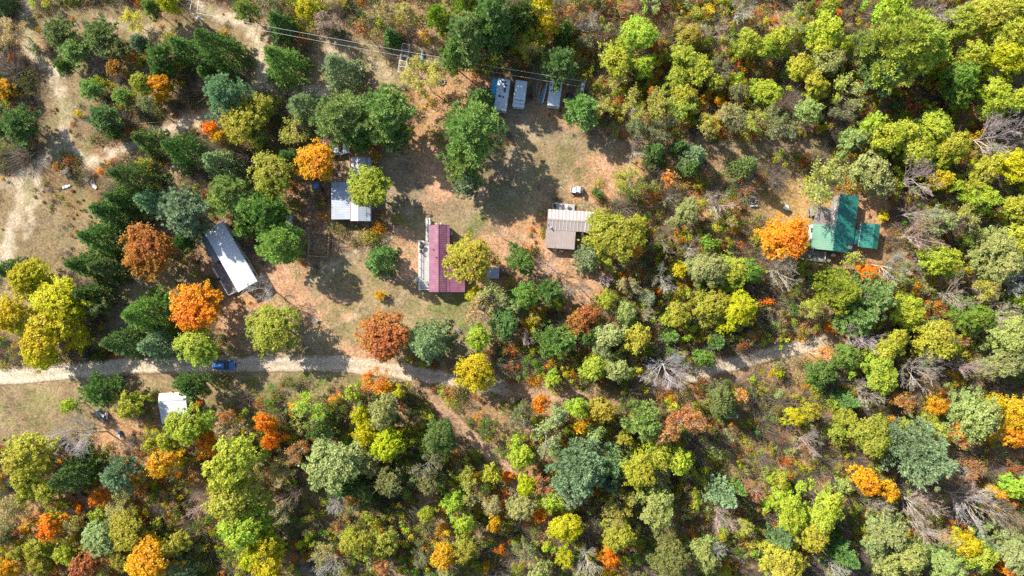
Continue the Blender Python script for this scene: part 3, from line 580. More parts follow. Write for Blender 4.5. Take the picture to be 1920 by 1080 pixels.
def look(t):
    sz = 'tiny' if t[4] < 13 else 'small' if t[4] < 21 else 'large' if t[4] >= 38 else 'mid sized' if t[4] >= 28 else 'slender'
    k = 'K' if isbush(t) else t[0]
    return f"{sz} {LOOK[t[1]]} {SPECIES[k][1]}"
def short(t):
    k = 'K' if isbush(t) else t[0]; return f"{LOOK[t[1]]} {dict(B='broadleaf', T='thin tree', P='pine', S='spruce', N='bare tree', K='bush')[k]}"
def art(s): return ('an ' if s[0] in 'aeiou' else 'a ') + s
def labels():
    P = np.array([(t[2], t[3]) for t in TL], float); feats = []
    for i, t in enumerate(TL):
        d = np.hypot(*(P - P[i]).T); o = np.argsort(d)[1:7]; nn = []
        for j in o:
            s = short(TL[j])
            if s not in nn and s != short(t): nn.append(s)
        md = sorted((math.hypot(x - t[2], y - t[3]), n) for n, x, y in MARK); pd = min((math.hypot(x - t[2], y - t[3]), n) for n, x, y in PLACE)
        edge = 'at the top edge' if t[3] < 45 else 'at the bottom edge' if t[3] > 1035 else 'at the side edge' if t[2] < 45 or t[2] > 1875 else ''
        feats.append(dict(l=look(t), m=md[0][1] if md[0][0] < 125 else None, p=pd[1], n=(nn + ['x'] * 4)[:4], e=edge))
    lab = [None] * len(TL); forms = [
        lambda f: f['m'] and ((f['l'], f['m']), f"{f['l']} beside {f['m']}"),
        lambda f: f['e'] and ((f['l'], f['e'], f['p']), f"{f['l']} {f['e']} {f['p']}"),
        lambda f: ((f['l'], f['p']), f"{f['l']} {f['p']}"),
        lambda f: f['m'] and ((f['l'], f['m'], f['n'][0]), f"{f['l']} beside {f['m']} next to {art(f['n'][0])}"),
        lambda f: ((f['l'], f['n'][0], f['n'][1]), f"{f['l']} between {art(f['n'][0])} and {art(f['n'][1])}"),
        lambda f: ((f['l'], f['n'][0], f['p']), f"{f['l']} by {art(f['n'][0])} {f['p']}"),
        lambda f: ((f['l'], f['n'][1], f['n'][2]), f"{f['l']} close to {art(f['n'][1])} and {art(f['n'][2])}"),
        lambda f: ((f['l'], f['n'][0], f['n'][1], f['n'][2]), f"{f['l']} amid {f['n'][0]}, {f['n'][1]} and {f['n'][2]}"),
        lambda f: ((f['l'], f['n'][0], f['n'][1], f['n'][2], f['n'][3]), f"{f['l']} near {f['n'][1]}, {f['n'][2]} and {f['n'][3]}")]
    for i, t in enumerate(TL):
        if (t[2], t[3]) in OWN: lab[i] = OWN[t[2], t[3]]
    for fn in forms:
        keys = {}
        for i, f in enumerate(feats):
            k = fn(f)
            if k: keys.setdefault(k[0], []).append(i)
        for i, f in enumerate(feats):
            k = fn(f)
            if lab[i] is None and k and len(keys[k[0]]) == 1 and len(k[1].split()) <= 16 and k[1] not in lab and ' x' not in k[1] + ' ': lab[i] = k[1]
    for i, t in enumerate(TL):
        if lab[i] is None: lab[i] = f"{feats[i]['l']} about {round(t[2] / 19.2)} percent across and {round(t[3] / 10.8)} percent down"
    return lab
LAB = labels()
ROUND = {(724, 632), (372, 580), (1472, 447), (281, 466), (596, 303), (693, 355), (895, 634), (883, 487), (888, 696), (370, 648), (512, 325), (947, 607)}
def plant_tree(i, t):
    kind, colr, px, py, rp = t; r0 = rp / PPM; bush = isbush(t)
    tall = 1.38 if (800 < px < 1070 and py < 135) else 1.22 if (px > 1380 or (py > 720 and px > 420)) else 1.0
    h = {'S': 2.8 * r0 + 2.0, 'P': 1.9 * r0 + 3.6, 'B': 1.5 * r0 + 4.2, 'T': 1.55 * r0 + 4.4, 'N': 1.5 * r0 + 4.8}[kind] * tall
    if bush: h = 1.4 * r0 + .5
    if px < 262 and py < 300: h *= .68
    h *= .92 + .16 * random.random()
    zc = h * {'S': .35, 'P': .62, 'B': .62, 'T': .62, 'N': .62}[kind]; k = (CAM_H - zc) / CAM_H; r = r0 * k
    x, y = W(px, py, zc)
    r *= 1.06 if kind in 'BTN' else 1.03
    ci = 0 if r < 2.05 else 1 if r < 3.7 else 2
    nv = 3 if kind in 'BTN' else 4; rnd_ = (px, py) in ROUND; pk = (kind, ci, 3 if rnd_ else random.choice((0, 1, 2, 4, 5, 6, 7)) if kind == 'B' else random.randrange(nv)); cm, tm, rr, rh = PROTO[pk]
    nm, noun, cat = SPECIES['K' if bush else kind]
    e = empty(nm, (x, y, 0), random.random() * 2 * PI, LAB[i], cat, GROUPS['K' if bush else kind])
    el = 1 if rnd_ else random.uniform(.88, 1.15) if kind in 'BTN' else random.uniform(.95, 1.06); e.scale = (r / rr * el, r / rr / el * 1.02, h / rh)
    c = np.array((CONI if kind in 'PS' else LC)[colr]) * (1.15 if kind == 'S' else 1.) * np.array([random.uniform(.88, 1.12), random.uniform(.88, 1.12), random.uniform(.85, 1.15)])
    if kind == 'N' and colr in ('ru', 'br'): c = c * .8
    tr = bpy.data.objects.new('stem' if bush else 'trunk', tm); C.objects.link(tr); tr.parent = e
    b = random.uniform(.8, 1.1); tr.color = (*( (.50 * b, .47 * b, .43 * b) if kind in 'TN' else (.20 * b, .165 * b, .135 * b)), 1)
    if kind == 'N': tr.color = (*((np.array(LC['gy']) * .6 + c * .4)), 1)
    cr = bpy.data.objects.new('foliage' if bush else 'branches' if kind == 'N' else 'crown', cm); C.objects.link(cr); cr.parent = e
    cr.color = (*np.clip(c, 0, .95), HUEV.get(colr, .45))
    if kind == 'T':       # bare twigs show between the thin leaves
        tw = bpy.data.objects.new('branches', PROTO[('N',) + pk[1:]][0]); C.objects.link(tw); tw.parent = e; tw.color = (.48 * b, .43 * b, .37 * b, 1)
    TREES_KEEP.append((x, y, r, h))
    return e
print('placed by percent', sum('percent' in l for l in LAB))
for i, t in enumerate(TL): plant_tree(i, t)
# ------------------------------------------------------------------ undergrowth and grass: nobody could count it
HOUSES_PX = [(780, 404, 880, 566), (618, 290, 697, 418), (1024, 380, 1120, 470), (1512, 360, 1660, 496), (915, 144, 992, 210), (1000, 142, 1070, 205), (296, 734, 356, 798), (392, 660, 446, 702), (574, 428, 622, 486), (742, 78, 798, 140), (910, 500, 938, 526), (180, 762, 232, 828), (1066, 344, 1098, 368), (1400, 368, 1424, 392), (820, 145, 838, 162)]
def house_free(px, py, pad=0):
    ok = np.ones(len(px), bool)
    for x0, y0, x1, y1 in HOUSES_PX: ok &= ~((px > x0 - pad) & (px < x1 + pad) & (py > y0 - pad) & (py < y1 + pad))
    # the long mobile home stands at an angle
    u = ((px - 432) * .496 + (py - 482) * .869); v = ((px - 432) * .869 - (py - 482) * .496); ok &= ~((np.abs(u) < 72 + pad) & (v > -45 - pad) & (v < 24 + pad)); return ok
def road_far(px, py, k=1.1):
    ok = np.ones(len(px), bool)
    for pts, hw in ALLROADS: ok &= seg_dist(px, py, pts) > hw * k
    return ok
def undergrowth():
    r = np.random.default_rng(5); n = 19000
    px = r.uniform(-40, 1960, n); py = r.uniform(-40, 1120, n); x = (px - 960) / PPM; y = (540 - py) / PPM
    _, op, _ = cover(x, y); weedy = (r.random(n) < .12 + .38 * (fbm(x, y, 9, 707) > .56) + .6 * (np.hypot((px - 155) / 100, (py - 350) / 62) < 1) * (np.hypot((px - 150) / 30, (py - 345) / 18) > 1)) & (px < 460) & (py < 640) & (seg_dist(px, py, TRACK[1][0]) > 12) & (seg_dist(px, py, TRACK[2][0]) > 20) & (seg_dist(px, py, TRACK[0][0]) > 15); keep = ((r.random(n) > op * 1.25) | weedy) & house_free(px, py, 3) & road_far(px, py) & (r.random(n) < .35 + .65 * SM(.3, .6, fbm(x, y, 6, 201)))
    x, y, px, py = x[keep], y[keep], px[keep], py[keep]; n = len(x)
    names = ['ol', 'br', 'st', 'mg', 'ru', 'rb', 'yg', 'dg', 'go', 'sg', 'oy', 'ora', 'pg']
    base = np.array([3.2, 1.2, 1.6, 1.3, .9, .9, 1.3, .8, .4, 1.1, 1.6, .35, .4]); pal = np.array([LC[k] for k in names])
    V, F, Hc, o = [], [], [], 0
    zone = fbm(x, y, 14, 303); op = op[keep]
    for i in range(n):
        w = base.copy()
        if 560 < px[i] < 1000 and py[i] > 740: w[[0, 3, 7, 6]] *= 2.4; w[[2, 12]] *= .4
        elif px[i] > 1400 and py[i] > 250: w[[2, 12, 1]] *= 1.6; w[[3, 7]] *= .5
        elif 960 < px[i] and py[i] < 260: w[[4, 5, 1, 11]] *= 1.8; w[[7]] *= .5
        elif px[i] < 480 and py[i] > 850: w[[8, 10, 11, 4]] *= 2
        elif px[i] < 480 and py[i] < 330: w[[0, 1, 5]] *= 1.8
        ci = r.choice(len(names), p=w / w.sum()); c0 = pal[ci] * r.uniform(.65, 1.05)
        rad = (.4 + 1.35 * r.random() ** 1.8) * (.75 + .7 * zone[i]); rad *= 1 - .6 * min(1, op[i]); h = rad * r.uniform(.9, 1.9); m = int(26 + 95 * rad * rad)
        if ci in (1, 12) or r.random() < (.22 if px[i] > 1380 else .10):      # bare brush: a burst of twigs
            h *= 1.5; m = int(m * .9); B = np.tile([[x[i], y[i], 0]], (m, 1)) + r.normal(size=(m, 3)) * np.array([rad * .35, rad * .35, .02]); D = r.normal(size=(m, 3)) * .55 + np.array([0, 0, .8]); D /= np.linalg.norm(D, axis=1, keepdims=True)
            s = np.cross(D, rand_unit(r, m)); s /= np.linalg.norm(s, axis=1, keepdims=True); L = (h * r.uniform(.7, 1.5, m))[:, None]; wd = .026
            v = np.stack([B - s * wd, B + s * wd, B + D * L + s * .006, B + D * L - s * .006], 1).reshape(-1, 3); f = np.arange(4 * m).reshape(m, 4); c0 = np.array((.40, .33, .27)) * r.uniform(.5, 1.05)
        else:
            u = rand_unit(r, m); u[:, 2] = np.abs(u[:, 2]); p = np.array([x[i], y[i], 0]) + u * np.array([rad, rad, h]) * r.uniform(.45, 1.05, (m, 1)); v, f = leaves(r, p, u + np.array([0, 0, .5]), .115)
        V.append(v); F.append(f + o); o += len(v); c = c0[None] * r.uniform(.6, 1.35, (len(f), 1)) * r.uniform(.9, 1.1, (len(f), 3)); Hc.append(np.concatenate([c, np.ones((len(f), 1))], 1))
    me = np_mesh('undergrowth', np.concatenate(V), [np.concatenate(F)], M_UNDER, {'hue': np.concatenate(Hc)})
    tag(link(bpy.data.objects.new('undergrowth', me)), 'low mixed brush, brambles and twigs covering the woodland floor', 'undergrowth', kind='stuff')
undergrowth()
def saplings():
    """young trees past counting that close the gaps between the big crowns"""
    r = np.random.default_rng(15); n = 11000
    px = r.uniform(-40, 1960, n); py = r.uniform(-40, 1120, n); x = (px - 960) / PPM; y = (540 - py) / PPM
    _, op, _ = cover(x, y); core = ((py > 730) & (px > 420)) | (px > 1400) | ((px > 960) & (py < 240)) | (py > 860) | ((px > 1120) & (py > 420) & (py < 760))
    dens = np.where(core, .66, np.where((px > 880) & (py > 540) & (py < 740), .5, .12)) * (.45 + .55 * SM(.35, .6, fbm(x, y, 7, 222)))
    keep = (r.random(n) < dens * (1 - np.clip(op * 1.8, 0, 1))) & house_free(px, py, 8) & road_far(px, py, 1.7)
    keep &= ~((np.abs(px - 1500) < 110) & (np.abs(py - 380) < 70))
    x, y, px, py = x[keep], y[keep], px[keep], py[keep]
    names = ['yg', 'oy', 'ol', 'sg', 'st', 'mg', 'gr', 'ru', 'go', 'ora', 'ye']; base = np.array([3.2, 2.6, 1.8, 2.4, 1.1, 1.1, .7, .8, .5, .5, .9]); V, F, Hc, o = [], [], [], 0
    for i in range(len(x)):
        w = base.copy()
        if px[i] > 1400 and py[i] > 300: w[[3, 4]] *= 1.8
        if px[i] < 480: w[[8, 9, 1, 10]] *= 2
        if py[i] < 260: w[[0, 7]] *= 1.6
        if 560 < px[i] < 1000: w[[2, 1, 5]] *= 1.7
        c0 = np.array(LC[names[r.choice(len(names), p=w / w.sum())]]) * r.uniform(.62, .95); rad = r.uniform(.7, 1.9); h = rad * r.uniform(1.5, 2.5) + .6; k = r.integers(4, 8); m = int(120 * rad * rad) + 40
        cc = np.stack([r.normal(size=k) * rad * .48, r.normal(size=k) * rad * .48, h * r.uniform(.45, .95, k)], 1); ii = r.integers(0, k, m)
        u = rand_unit(r, m); p = np.array([x[i], y[i], 0]) + cc[ii] + u * rad * .42 * r.uniform(.4, 1.05, (m, 1)) * np.array([1, 1, .8]); v, f = leaves(r, p, u * .7 + np.array([0, 0, .6]), .13)
        st = np.array([[x[i] - .03, y[i], -.1], [x[i] + .03, y[i], -.1], [x[i] + .02, y[i], h * .7], [x[i] - .02, y[i], h * .7]]); v = np.concatenate([v, st]); f = np.concatenate([f, [[4 * m, 4 * m + 1, 4 * m + 2, 4 * m + 3]]])
        c = c0[None] * r.uniform(.7, 1.3, (len(f), 1)) * (1 + .18 * r.normal(size=(k, 3)))[np.r_[ii, 0]].clip(.6, 1.4); c[-1] = (.2, .17, .14)
        V.append(v); F.append(f + o); o += len(v); Hc.append(np.concatenate([np.clip(c, .005, .9), np.ones((len(f), 1))], 1))
    me = np_mesh('saplings', np.concatenate(V), [np.concatenate(F)], M_UNDER, {'hue': np.concatenate(Hc)}); print('saplings', len(x))
    tag(link(bpy.data.objects.new('saplings', me)), 'crowded young saplings filling the gaps between the larger trees of the woods', 'saplings', kind='stuff')
saplings()
def grass():
    r = np.random.default_rng(9); n = 150000
    px = r.uniform(-40, 1960, n); py = r.uniform(-40, 1120, n); x = (px - 960) / PPM; y = (540 - py) / PPM
    c, op, lf = cover(x, y); clump = SM(.35, .65, fbm(x, y, 1.6, 401)); bare = np.ones(n)
    for pts, hw, s, k in TRACK: bare *= 1 - s * (1 - SM(hw * .6, hw * 1.3, seg_dist(px, py, pts)))
    keep = (r.random(n) < (.2 + .8 * clump) * bare * (.35 + .65 * op)) & house_free(px, py, 1) & road_far(px, py, .95)
    x, y, c, lf = x[keep], y[keep], c[keep], lf[keep]; n = len(x)
    k = 3; B = np.repeat(np.stack([x, y, np.full(n, -.03)], 1), k, 0) + r.normal(size=(n * k, 3)) * np.array([.09, .09, 0]); D = r.normal(size=(n * k, 3)) * .55 + np.array([0, 0, .75]); D /= np.linalg.norm(D, axis=1, keepdims=True)
    s = np.cross(D, rand_unit(r, n * k)); s /= np.linalg.norm(s, axis=1, keepdims=True) + 1e-9; L = r.uniform(.12, .34, (n * k, 1)); wd = .03
    V = np.stack([B - s * wd, B + s * wd, B + D * L], 1).reshape(-1, 3); F = np.arange(3 * n * k).reshape(-1, 3)
    tone = np.repeat(r.uniform(.55, 1.45, n), k)[:, None] * np.repeat(c, k, 0) * np.array([1.0, 1.02, .9]); gm = np.repeat(r.random(n) < .16, k)[:, None]; tone = np.where(gm, tone * np.array([.72, 1.0, .6]), tone)
    me = np_mesh('dry_grass', V, [F], M_GRASS, {'hue': np.concatenate([np.clip(tone, 0, .9), np.ones((n * k, 1))], 1)})
    tag(link(bpy.data.objects.new('dry_grass', me)), 'short dry grass and weeds in the clearings', 'grass', kind='stuff')
grass()
# ------------------------------------------------------------------ building materials
M_MAG = plain('magenta_metal', (.225, .080, .128), .5, .0, .18, 1.2, (.30, .19, .20), .55)
M_WHITE_MET = plain('white_metal', (.60, .60, .61), .4, .0, .08, .7, (.55, .45, .40), .30)
M_GREY_MET = plain('blue_grey_metal', (.34, .385, .45), .42, .0, .14, .8, (.30, .27, .25), .45)
M_LIL_MET = plain('pale_metal', (.47, .46, .50), .42, .0, .1, 1.1, (.42, .32, .26), .4)
M_RUST = plain('rusty_metal', (.36, .16, .08), .7, 0, .3, 2)
M_GREEN_L = plain('green_metal', (.020, .160, .125), .40, .0, .2, .9, (.07, .22, .15), .5)
M_GREEN_F = plain('faded_green_metal', (.115, .27, .18), .5, .0, .12, .9, (.20, .28, .20), .5); M_GREY_D = plain('dark_grey_metal', (.13, .18, .195), .5, 0, .2, 1.5, (.34, .32, .28), .5)
M_TAUPE = plain('taupe_metal', (.36, .295, .265), .5, .0, .08, 1.0, (.28, .20, .16), .4)
M_CREAM = plain('white_panel', (.62, .60, .59), .45, .0, .06, 1.0)
M_SIDING = plain('pale_siding', (.62, .60, .55), .7, 0, .1, 1.5, (.40, .34, .28), .3)
M_SIDING_B = plain('brown_siding', (.28, .19, .12), .75, 0, .15, 1.5)
M_TEAL = plain('teal_canvas', (.03, .36, .60), .75, 0, .15, 2)
M_DECK = plain('weathered_deck', (.40, .39, .37), .8, 0, .16, 2.2, (.34, .31, .28), .5, .3)
M_DECK_D = plain('dark_deck', (.20, .185, .18), .85, 0, .25, 2.2, (.40, .22, .14), .4, .3)
M_DECK_B = plain('brown_deck', (.38, .26, .16), .85, 0, .2, 2.2, (.28, .18, .11), .5, .3)
M_WOOD = plain('raw_wood', (.38, .25, .14), .85, 0, .25, 3)
M_GREYWOOD = plain('grey_wood', (.27, .25, .225), .85, 0, .25, 3)
M_TRIM = plain('white_trim', (.60, .59, .57), .55, 0, .05, 3)
M_BLACK = plain('black_rubber', (.025, .025, .027), .7, 0, .2, 4)
M_STEEL = plain('galvanised_steel', (.60, .60, .60), .4, .35, .1, 4)
M_STONE = plain('grey_stone', (.36, .33, .30), .9, 0, .25, 3, None, 0, .4)
M_ASH = plain('cold_ash', (.10, .095, .09), .95, 0, .4, 6)
M_TRAILER = plain('trailer_roof', (.56, .62, .68), .45, 0, .12, .9, (.34, .36, .38), .5)
M_TRAILER_W = plain('trailer_wall', (.66, .68, .70), .5, 0, .08, 1.2, (.4, .4, .4), .3)
M_CANOE = plain('pale_green_hull', (.30, .46, .38), .5, 0, .2, 1.4, (.62, .66, .60), .4)
M_BLUEP = plain('blue_plastic', (.12, .30, .58), .5, 0, .1, 3)
M_PINK = plain('pink_cloth', (.62, .30, .26), .85, 0, .15, 3)
M_TARP = plain('navy_tarp', (.05, .065, .10), .5, 0, .3, 3)
M_WHTARP = plain('white_sheet', (.64, .64, .67), .5, 0, .08, 4)
M_POLE = plain('pole_wood', (.30, .24, .19), .9, 0, .25, 3)
M_PORC = plain('grey_enamel', (.46, .48, .52), .35, 0, .05, 3)
M_WIRE = plain('aluminium_wire', (.72, .72, .74), .4, .3, .02, 1)
def glossy(name, col, rough=.25, coat=.5):
    m, nt, out = newmat(name); p = N(nt, 'ShaderNodeBsdfPrincipled'); oc = objcoord(nt); n1 = noise(nt, 1.6, 3, .5, oc)
    c = mixcol(nt, col, tuple(min(1, q * 1.3 + .015) for q in col), n1.outputs[0]); nt.links.new(c, p.inputs['Base Color']); p.inputs['Roughness'].default_value = rough; p.inputs['Coat Weight'].default_value = coat
    nt.links.new(p.outputs[0], out.inputs[0]); return m
M_PAINT = glossy('blue_car_paint', (.030, .135, .34)); M_PAINT2 = glossy('pale_blue_car_paint', (.50, .60, .68)); M_GLASS = glossy('dark_window_glass', (.012, .016, .022), .06, 0); M_LAMP = glossy('clear_lamp', (.75, .75, .72), .1); M_TAIL = glossy('red_lamp', (.45, .02, .02), .15)

# ------------------------------------------------------------------ building helpers (local axes: x across, y along, z up)
def slope(mb, xa, za, xb, zb, y0, y1, th=.06, mi=0, rib=.32, rw=.045, rh=.035, rmi=None):
    """one roof plane from the high line (xa,za) to the low line (xb,zb) with raised ribs running down it"""
    def q(x, z, d=0): return [(x, y0, z + d), (x, y1, z + d)]
    a0, a1 = (xa, y0, za), (xa, y1, za); b0, b1 = (xb, y0, zb), (xb, y1, zb); dn = Vector((0, 0, -th))
    low = [Vector(p) + dn for p in (a0, b0, b1, a1)]; top = [Vector(p) for p in (a0, b0, b1, a1)]; mb.hexa(low + top, mi)
    if rib:
        n = max(1, int((y1 - y0) / rib)); st = (y1 - y0) / n
        for i in range(n + 1):
            y = min(max(y0 + i * st, y0 + rw), y1 - rw); lo = [(xa, y - rw / 2, za - .004), (xb, y - rw / 2, zb - .004), (xb, y + rw / 2, zb - .004), (xa, y + rw / 2, za - .004)]
            mb.hexa(lo + [(p[0], p[1], p[2] + rh) for p in lo], mi if rmi is None else rmi)
def window(parent, x, y, z, w, h, ax, mats=(None,)):
    """frame and pane on the wall facing +/-x or +/-y (ax)"""
    s = 1 if ax[0] == '+' else -1; f = MB(); g = MB()
    def bx(mb, a0, a1, b0, b1, d0, d1):
        if ax[1] == 'x': mb.box(min(x + s * d0, x + s * d1), max(x + s * d0, x + s * d1), y + a0, y + a1, z + b0, z + b1)
        else: mb.box(x + a0, x + a1, min(y + s * d0, y + s * d1), max(y + s * d0, y + s * d1), z + b0, z + b1)
    t = .06
    bx(f, -w / 2, w / 2, -t, 0, -.03, .05); bx(f, -w / 2, w / 2, h, h + t, -.03, .05); bx(f, -w / 2, -w / 2 + t, 0, h, -.03, .045); bx(f, w / 2 - t, w / 2, 0, h, -.03, .045)
    bx(g, -w / 2 + t, w / 2 - t, 0, h, .004, .02)
    o = f.build('window', M_TRIM, parent); g.build('pane', M_GLASS, o); return o
def door(parent, x, y, z, ax, mat=None, w=.9, h=2.0):
    s = 1 if ax[0] == '+' else -1; f = MB(); k = MB()
    if ax[1] == 'x': f.box(min(x, x + s * .05), max(x, x + s * .05), y - w / 2, y + w / 2, z, z + h); k.box(min(x + s * .05, x + s * .1), max(x + s * .05, x + s * .1), y + w * .34, y + w * .42, z + h * .48, z + h * .53)
    else: f.box(x - w / 2, x + w / 2, min(y, y + s * .05), max(y, y + s * .05), z, z + h); k.box(x + w * .34, x + w * .42, min(y + s * .05, y + s * .1), max(y + s * .05, y + s * .1), z + h * .48, z + h * .53)
    o = f.build('door', mat or M_TRIM, parent); k.build('handle', M_STEEL, o); return o
def gable_walls(parent, x0, x1, y0, y1, ze, xr, zr, mat, zb=.0):
    m = MB(); m.box(x0, x1, y0, y1, zb - .15, ze)
    for y in (y0, y1 - .12):
        a = [(x0, y, ze), (x1, y, ze), (xr, y, zr)]; b = [(p[0], p[1] + .12, p[2]) for p in a]; m.poly(a); m.poly(b[::-1])
        for i in range(3): m.poly([a[i], a[(i + 1) % 3], b[(i + 1) % 3], b[i]])
    return m.build('wall', mat, parent)
def planks(mb, x0, x1, y0, y1, z, along='y', w=.14, gap=.016, th=.035, mi=0):
    a, b = (x0, x1) if along == 'y' else (y0, y1); n = max(1, int((b - a) / w)); st = (b - a) / n
    for i in range(n):
        p, q = a + i * st + gap / 2, a + (i + 1) * st - gap / 2; dz = random.uniform(-.004, .004)
        if along == 'y': mb.box(p, q, y0, y1, z - th + dz, z + dz, mi)
        else: mb.box(x0, x1, p, q, z - th + dz, z + dz, mi)
def railing(parent, pts, z, h=.95, step=1.2, mat=None, mid=True):
    """posts, top rail and middle rail along a polyline"""
    m = MB()
    for (xa, ya), (xb, yb) in zip(pts, pts[1:]):
        L = math.hypot(xb - xa, yb - ya); n = max(1, round(L / step)); ux, uy = (xb - xa) / L, (yb - ya) / L
        for i in range(n + 1): x, y = xa + ux * L * i / n, ya + uy * L * i / n; m.box(x - .045, x + .045, y - .045, y + .045, z - .05, z + h - .04)
        for zz, t in ((z + h, .06),) + (((z + h * .5, .04),) if mid else ()):
            cx, cy = -uy * .06, ux * .06; lo = [(xa - cx, ya - cy, zz - t), (xb - cx, yb - cy, zz - t), (xb + cx, yb + cy, zz - t), (xa + cx, ya + cy, zz - t)]; m.hexa(lo + [(p[0], p[1], p[2] + t * .98) for p in lo])
    return m.build('railing', mat or M_TRIM, parent)
def legs_under(mb, x0, x1, y0, y1, z, nx=2, ny=4, s=.06):
    for i in range(nx):
        for j in range(ny):
            x = x0 + .12 + (x1 - x0 - .24) * i / max(1, nx - 1); y = y0 + .12 + (y1 - y0 - .24) * j / max(1, ny - 1); mb.box(x - s, x + s, y - s, y + s, -.15, z)
def dome(name, mat, parent, x, y, z, r, h, n=10):
    m = MB(); m.disc_lathe([(r, 0), (r, h * .5), (r * .7, h * .9), (.01, h)], n, 0, (x, y, z)); return m.build(name, mat, parent)
def root(name, px, py, z, rz, label, cat, group=None):
    x, y = W(px, py, z); return empty(name, (x, y, 0), rz, label, cat, group)

# ------------------------------------------------------------------ 1 the magenta roofed mobile home with its white deck
h = root('mobile_home', 823.3, 484.6, 2.9, 0, 'long mobile home under a ribbed magenta metal roof beside a white deck', 'house', 'mobile homes')
gable_walls(h, -1.85, 1.85, -6.55, 6.55, 2.62, -.08, 3.45, M_SIDING, .35)
r = MB(); slope(r, -.1, 3.62, -1.62, 2.86, -6.7, 6.7, rib=.36, rh=.05); slope(r, -.1, 3.62, 1.48, 2.86, -6.7, 6.7, rib=.36, rh=.05); slope(r, -1.62, 2.80, -2.05, 2.70, -6.7, 6.7); slope(r, 1.48, 2.80, 2.08, 2.66, -6.7, 6.7)
rf = r.build('roof', M_MAG, h)
m = MB(); m.box(-.2, .0, -6.73, 6.73, 3.585, 3.66); m.build('ridge_cap', M_MAG, rf)
for vx, vy, zz in ((-1.1, 1.75, 3.12), (-.5, .2, 3.42), (.85, -1.4, 3.16), (1.0, 1.5, 3.09)):
    m = MB(); m.tube([(vx, vy, zz - .1), (vx, vy, zz + .32)], .07, 8); m.disc_lathe([(.12, zz + .33), (.12, zz + .37), (.02, zz + .43)], 8, 0, (vx, vy, 0)); m.build('vent_pipe', M_BLACK, rf)
m = MB(); slope(m, 2.0, 2.60, 5.1, 2.1, -6.72, -1.1); m.build('lean_to_roof', M_MAG, h)
m = MB(); [m.box(4.9, 5.0, y, y + .1, -.15, 2.08) for y in (-6.6, -4.8, -3., -1.3)]; m.box(4.88, 5.02, -6.6, -1.2, 1.94, 2.04); m.build('lean_to_posts', M_WOOD, h)
for y in (-5, -2, 1, 4): window(h, -1.85, y, 1.15, 1.2, .95, '-x')
for y in (.4, 4.6): window(h, 1.85, y, 1.15, 1.2, .95, '+x')
window(h, 0, 6.55, 1.2, 1.1, .9, '+y'); window(h, 0, -6.55, 1.2, 1.1, .9, '-y'); door(h, -1.85, -.6, .5, '-x')
d = MB(); legs_under(d, -4.25, -2.1, -6.25, 3.6, .78, 2, 6); planks(d, -4.25, -2.1, -6.25, 3.6, .8, 'y'); dk = d.build('deck', M_DECK, h)
railing(h, [(-2.15, -6.2), (-4.2, -6.2), (-4.2, -4.7)], .8); railing(h, [(-4.2, -3.6), (-4.2, 3.55), (-3.2, 3.55)], .8, step=1.8)
d = MB(); planks(d, -2.78, -1.62 - .5, 3.62, 8.3, .79, 'x'); legs_under(d, -2.78, -2.12, 3.62, 8.3, .74, 2, 4, .05); d.build('ramp', M_DECK, h)
railing(h, [(-2.75, 3.7), (-2.75, 8.25)], .78, .9); railing(h, [(-2.05, 6.9), (-2.05, 8.25)], .78, .9)
d = MB()
for k in range(3): d.box(-4.32 - .3 * (k + 1), -4.32 - .3 * k, -4.65, -3.65, -.1, .62 - .2 * k)
d.build('steps', M_DECK, h)
def tank(px, py, lab):
    e = root('propane_tank', px, py, .8, 0, lab, 'gas tank', 'propane tanks'); m = MB(); m.disc_lathe([(.02, .04), (.19, .08), (.19, .95), (.15, 1.08), (.02, 1.12)], 12); m.build('cylinder', M_TRIM, e); m = MB(); m.tube([(0, 0, 1.1), (0, 0, 1.22)], .06, 8); m.build('valve', M_STEEL, e)
tank(818.5, 420.0, 'white propane tank nearer the ramp at the top end of the magenta house'); tank(827, 419.4, 'white propane tank farther from the ramp at the top end of the magenta house')
e = root('air_conditioner', 844.6, 437, 1.2, 0, 'small white air conditioner box on the sunless wall of the magenta house', 'air conditioner'); m = MB(); m.box(-.42, .35, -.36, .36, .75, 1.4); m.build('housing', M_TRIM, e, .02); m = MB(); [m.box(-.3, .25, -.3 + .1 * i, -.26 + .1 * i, 1.4, 1.42) for i in range(7)]; m.build('grille', M_BLACK, e)
def chair(px, py, rz, lab, mat, z=0., grp='garden chairs', s=1.):
    e = root('garden_chair', px, py, z + .4, rz, lab, 'chair', grp); e.location.z = z; e.scale = (s, s, s)
    m = MB(); [m.box(-.27, .27, -.27 + .09 * i, -.2 + .09 * i, .42, .45) for i in range(6)]; m.build('seat', mat, e)
    m = MB(); [m.hexa([(-.27 + .11 * i, .26, .45), (-.19 + .11 * i, .26, .45), (-.19 + .11 * i, .30, .45), (-.27 + .11 * i, .30, .45), (-.27 + .11 * i, .42, .98), (-.19 + .11 * i, .42, .98), (-.19 + .11 * i, .46, .98), (-.27 + .11 * i, .46, .98)]) for i in range(5)]; m.build('backrest', mat, e)
    for sx in (-.27, .24):
        m = MB(); m.box(sx, sx + .035, -.27, .3, .62, .655); m.build('armrest', mat, e)
        for sy in (-.26, .24): m = MB(); m.box(sx, sx + .035, sy, sy + .035, 0, .62); m.build('leg', mat, e)
    return e
